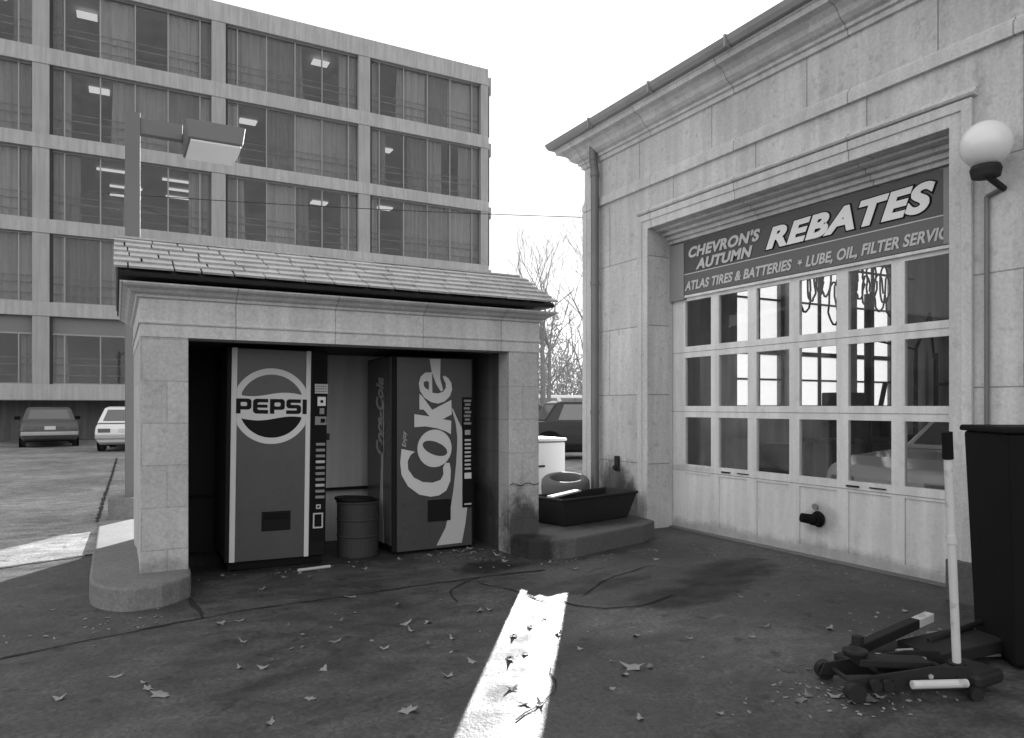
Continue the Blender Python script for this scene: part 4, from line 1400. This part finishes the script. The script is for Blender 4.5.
random.seed(5)
bsh = MB()
for i in range(3500):
    X = random.uniform(-4, 9)
    Y = random.uniform(40, 52)
    x, y = W(X, Y)
    hmax = 5.8 + 1.2 * math.sin(X * .9) + .8 * math.sin(X * 2.3 + 1)
    z = abs(random.gauss(0, .5)) * hmax
    if z > hmax: z = random.uniform(0, hmax)
    d_ = Vector((random.uniform(-.6, .6), random.uniform(-.6, .6), random.uniform(.4, 1))).normalized()
    ln = random.uniform(.5, 1.6)
    r_ = random.uniform(.015, .05)
    p = Vector((x, y, z))
    bsh.tube(p, p + d_ * ln, r_, r_ * .4, 3, False)
for i in range(9000):
    X = random.uniform(-4, 9)
    Y = random.uniform(41, 53)
    x, y = W(X, Y)
    hmax = 5.6 + 1.2 * math.sin(X * .9) + .8 * math.sin(X * 2.3 + 1)
    z = random.uniform(0, 1) ** 1.4 * hmax
    s = random.uniform(.05, .17)
    u = Vector((random.uniform(-1, 1), random.uniform(-1, 1), random.uniform(-1, 1))).normalized()
    w = u.orthogonal().normalized()
    p = Vector((x, y, z))
    bsh.add([p + u * s, p + w * s * .6, p - u * s, p - w * s * .6], [(0, 1, 2, 3)])
tag(bsh.build('brush_thicket', 'brush'), 'grey leafless thicket far behind the parked cars', 'thicket', kind='stuff')

# ------------------------------------------------------------------ fallen leaves
random.seed(3)


def leaf_mesh(i, m):
    pts = []
    n = 5
    for j in range(n * 2 + 1):
        t = math.pi * 2 * j / (n * 2 + 1) + random.uniform(-.12, .12)
        r = random.uniform(.85, 1.1) if j % 2 == 0 else random.uniform(.5, .68)
        pts.append((r * math.cos(t), r * math.sin(t)))
    curl = random.uniform(.15, .5)
    vs = [(0, 0, .12)] + [(x, y, .12 + curl * (x * x) * random.uniform(.3, 1.2) - .1 * abs(y)) for x, y in pts]
    k_ = len(pts)
    fs = [(0, 1 + j, 1 + (j + 1) % k_) for j in range(k_)]
    vs2 = vs + [(x, y, z - .03) for x, y, z in vs]
    fs2 = fs + [tuple(q_ + k_ + 1 for q_ in f[::-1]) for f in fs] + [(1 + j, 1 + (j + 1) % k_, k_ + 2 + (j + 1) % k_, k_ + 2 + j) for j in range(k_)]
    mb = MB().add(vs2, fs2)
    o = mb.build('fallen_leaf', m)
    me = o.data
    bpy.data.objects.remove(o)
    return me


LM = [leaf_mesh(i, 'leaf' if i < 5 else 'leaf_dark') for i in range(7)]


def GP(x, y):
    Y = 722.2 * 1.4 / (y - 406)
    return W((x - 512) / 722.2 * Y, Y)


spots = [(160, 696, 1.25), (117, 678, .9), (144, 684, .6), (148, 690, .7), (303, 648, .5), (335, 643, .7), (243, 643, .6), (263, 669, .9), (240, 669, .6),
         (323, 671, .6), (405, 625, 1.1), (411, 632, .8), (429, 624, .9), (428, 645, .7), (384, 650, .6), (398, 605, .7), (220, 625, .9), (240, 622, .6),
         (351, 598, 1.0), (365, 570, .6), (285, 578, .7), (222, 577, .8), (262, 590, .6), (300, 575, .6), (310, 577, .5), (480, 612, .9), (490, 611, .7),
         (472, 663, .9), (448, 678, .8), (452, 640, .6), (510, 660, .7), (525, 655, .7), (514, 637, .7), (530, 628, .6), (512, 690, .7), (524, 705, .7), (540, 705, .6),
         (545, 620, .5), (559, 635, .6), (636, 637, .7), (633, 669, 1.2), (625, 676, .7), (650, 668, .7), (752, 638, .6), (764, 628, .7), (830, 630, 1.1),
         (741, 598, .5), (655, 560, .7), (690, 640, .4), (550, 563, .8), (575, 570, .7), (590, 572, .6), (455, 552, .9), (470, 549, .9), (430, 556, .7),
         (497, 556, .8), (505, 562, .7), (465, 551, .7), (400, 560, .6), (845, 668, .9), (850, 660, .8), (838, 655, .7), (855, 670, .7), (845, 690, .8),
         (860, 696, .9), (870, 702, .9), (852, 704, .7), (835, 698, .7), (880, 699, .8), (818, 690, .5), (800, 702, .7), (808, 697, .6), (865, 648, .7),
         (905, 612, .9), (60, 700, .7), (55, 640, .4), (52, 611, .4), (340, 622, .6), (372, 642, .4), (310, 700, .5), (408, 712, .8), (270, 725, .8), (640, 720, .7), (720, 715, .6), (580, 650, .4), (612, 690, .4)]
for i, (x, y, s) in enumerate(spots):
    o = bpy.data.objects.new('fallen_leaf', LM[random.choice([0, 1, 2, 3, 4, 0, 1, 2, 5, 6])])
    COL.objects.link(o)
    gx, gy = GP(x, y)
    o.location = (gx, gy, .006)
    sz = .054 * s * random.uniform(.75, 1.1)
    o.scale = (sz, sz * random.uniform(.45, 1), sz * random.uniform(.6, 1.6))
    o.rotation_euler = (random.uniform(-.15, .15), random.uniform(-.15, .15), random.uniform(0, 6.28))
    tag(o, 'dry fallen leaf lying on the paved apron', 'leaf', 'fallen leaves on the apron')

lit = MB()
for (cx, cy, rx, ry, n_) in ((3.05, 2.35, .35, .25, 60), (3.35, 2.15, .3, .2, 40), (2.95, 6.30, .4, .18, 60), (1.3, 6.25, .6, .12, 35), (3.0, 5.9, .5, .15, 30), (3.9, 5.5, .8, .12, 50),
                             (4.9, 5.2, .4, .5, 40), (.0, 5.3, .5, .15, 25), (1.5, 4.4, 1.6, .9, 22), (3.4, 3.4, 1.4, .8, 20), (5.3, 4.2, .25, 1.2, 50), (4.3, 2.75, .3, .3, 40)):
    for _ in range(n_):
        x, y = random.gauss(cx, rx * .6), random.gauss(cy, ry * .6)
        if x > 5.6 or (3.2 < x < 5.25 and 5.5 < y < 7): continue
        s_ = random.uniform(.003, .012)
        a_ = random.uniform(0, 6.28)
        u = Vector((math.cos(a_), math.sin(a_), random.uniform(-.3, .3))) * s_
        w = Vector((-math.sin(a_), math.cos(a_), random.uniform(-.3, .3))) * s_ * random.uniform(.3, .9)
        p = Vector((x, y, .005 + s_ * .5))
        lit.obox(p, u, w, (0, 0, s_ * .12))
tag(lit.build('leaf_litter', 'leaf'), 'crumbs of dry leaf and grit scattered over the apron', 'litter', kind='stuff')

# ------------------------------------------------------------------ light, sky, camera
EL = R(13.5)
AZ = math.atan2(*W(.128, 1.0))             # measured from +Y towards +X
wd = bpy.data.worlds.new('World')
SC.world = wd
wd.use_nodes = True
N = NT(wd)
sky = N.n('ShaderNodeTexSky')
sky.sky_type = 'NISHITA'
sky.sun_disc = False
sky.sun_elevation = EL
sky.sun_rotation = AZ
sky.air_density = 1.0
sky.dust_density = 1.5
bwn = N.n('ShaderNodeRGBToBW')
bg = N.n('ShaderNodeBackground')
bg.inputs[1].default_value = .15
wo = N.n('ShaderNodeOutputWorld')
N.l(sky.outputs[0], bwn.inputs[0])
N.l(N.math('MINIMUM', bwn.outputs[0], 1.9), bg.inputs[0])
N.l(bg.outputs[0], wo.inputs[0])

su = bpy.data.lights.new('sun', 'SUN')
su.energy = 3.2
su.angle = R(.5)
su.color = (1, 1, 1)
so = bpy.data.objects.new('sun', su)
COL.objects.link(so)
sd = Vector((math.sin(AZ) * math.cos(EL), math.cos(AZ) * math.cos(EL), math.sin(EL)))
so.rotation_euler = sd.to_track_quat('Z', 'Y').to_euler()
so.location = (0, 0, 30)

cam = bpy.data.cameras.new('camera')
co = bpy.data.objects.new('camera', cam)
COL.objects.link(co)
co.location = (0, 0, 1.40)
co.rotation_euler = (R(90), 0, -TH)
cam.sensor_width = 36
cam.lens = 722.2 / 1024 * 36
cam.shift_y = 37 / 1024
cam.clip_end = 2000
SC.camera = co

SC.view_settings.view_transform = 'Standard'
SC.view_settings.look = 'None'
SC.view_settings.exposure = 2.5
SC.view_settings.gamma = 1
SC.view_settings.use_curve_mapping = False
SC.cycles.use_denoising = True
SC.cycles.transparent_max_bounces = 16
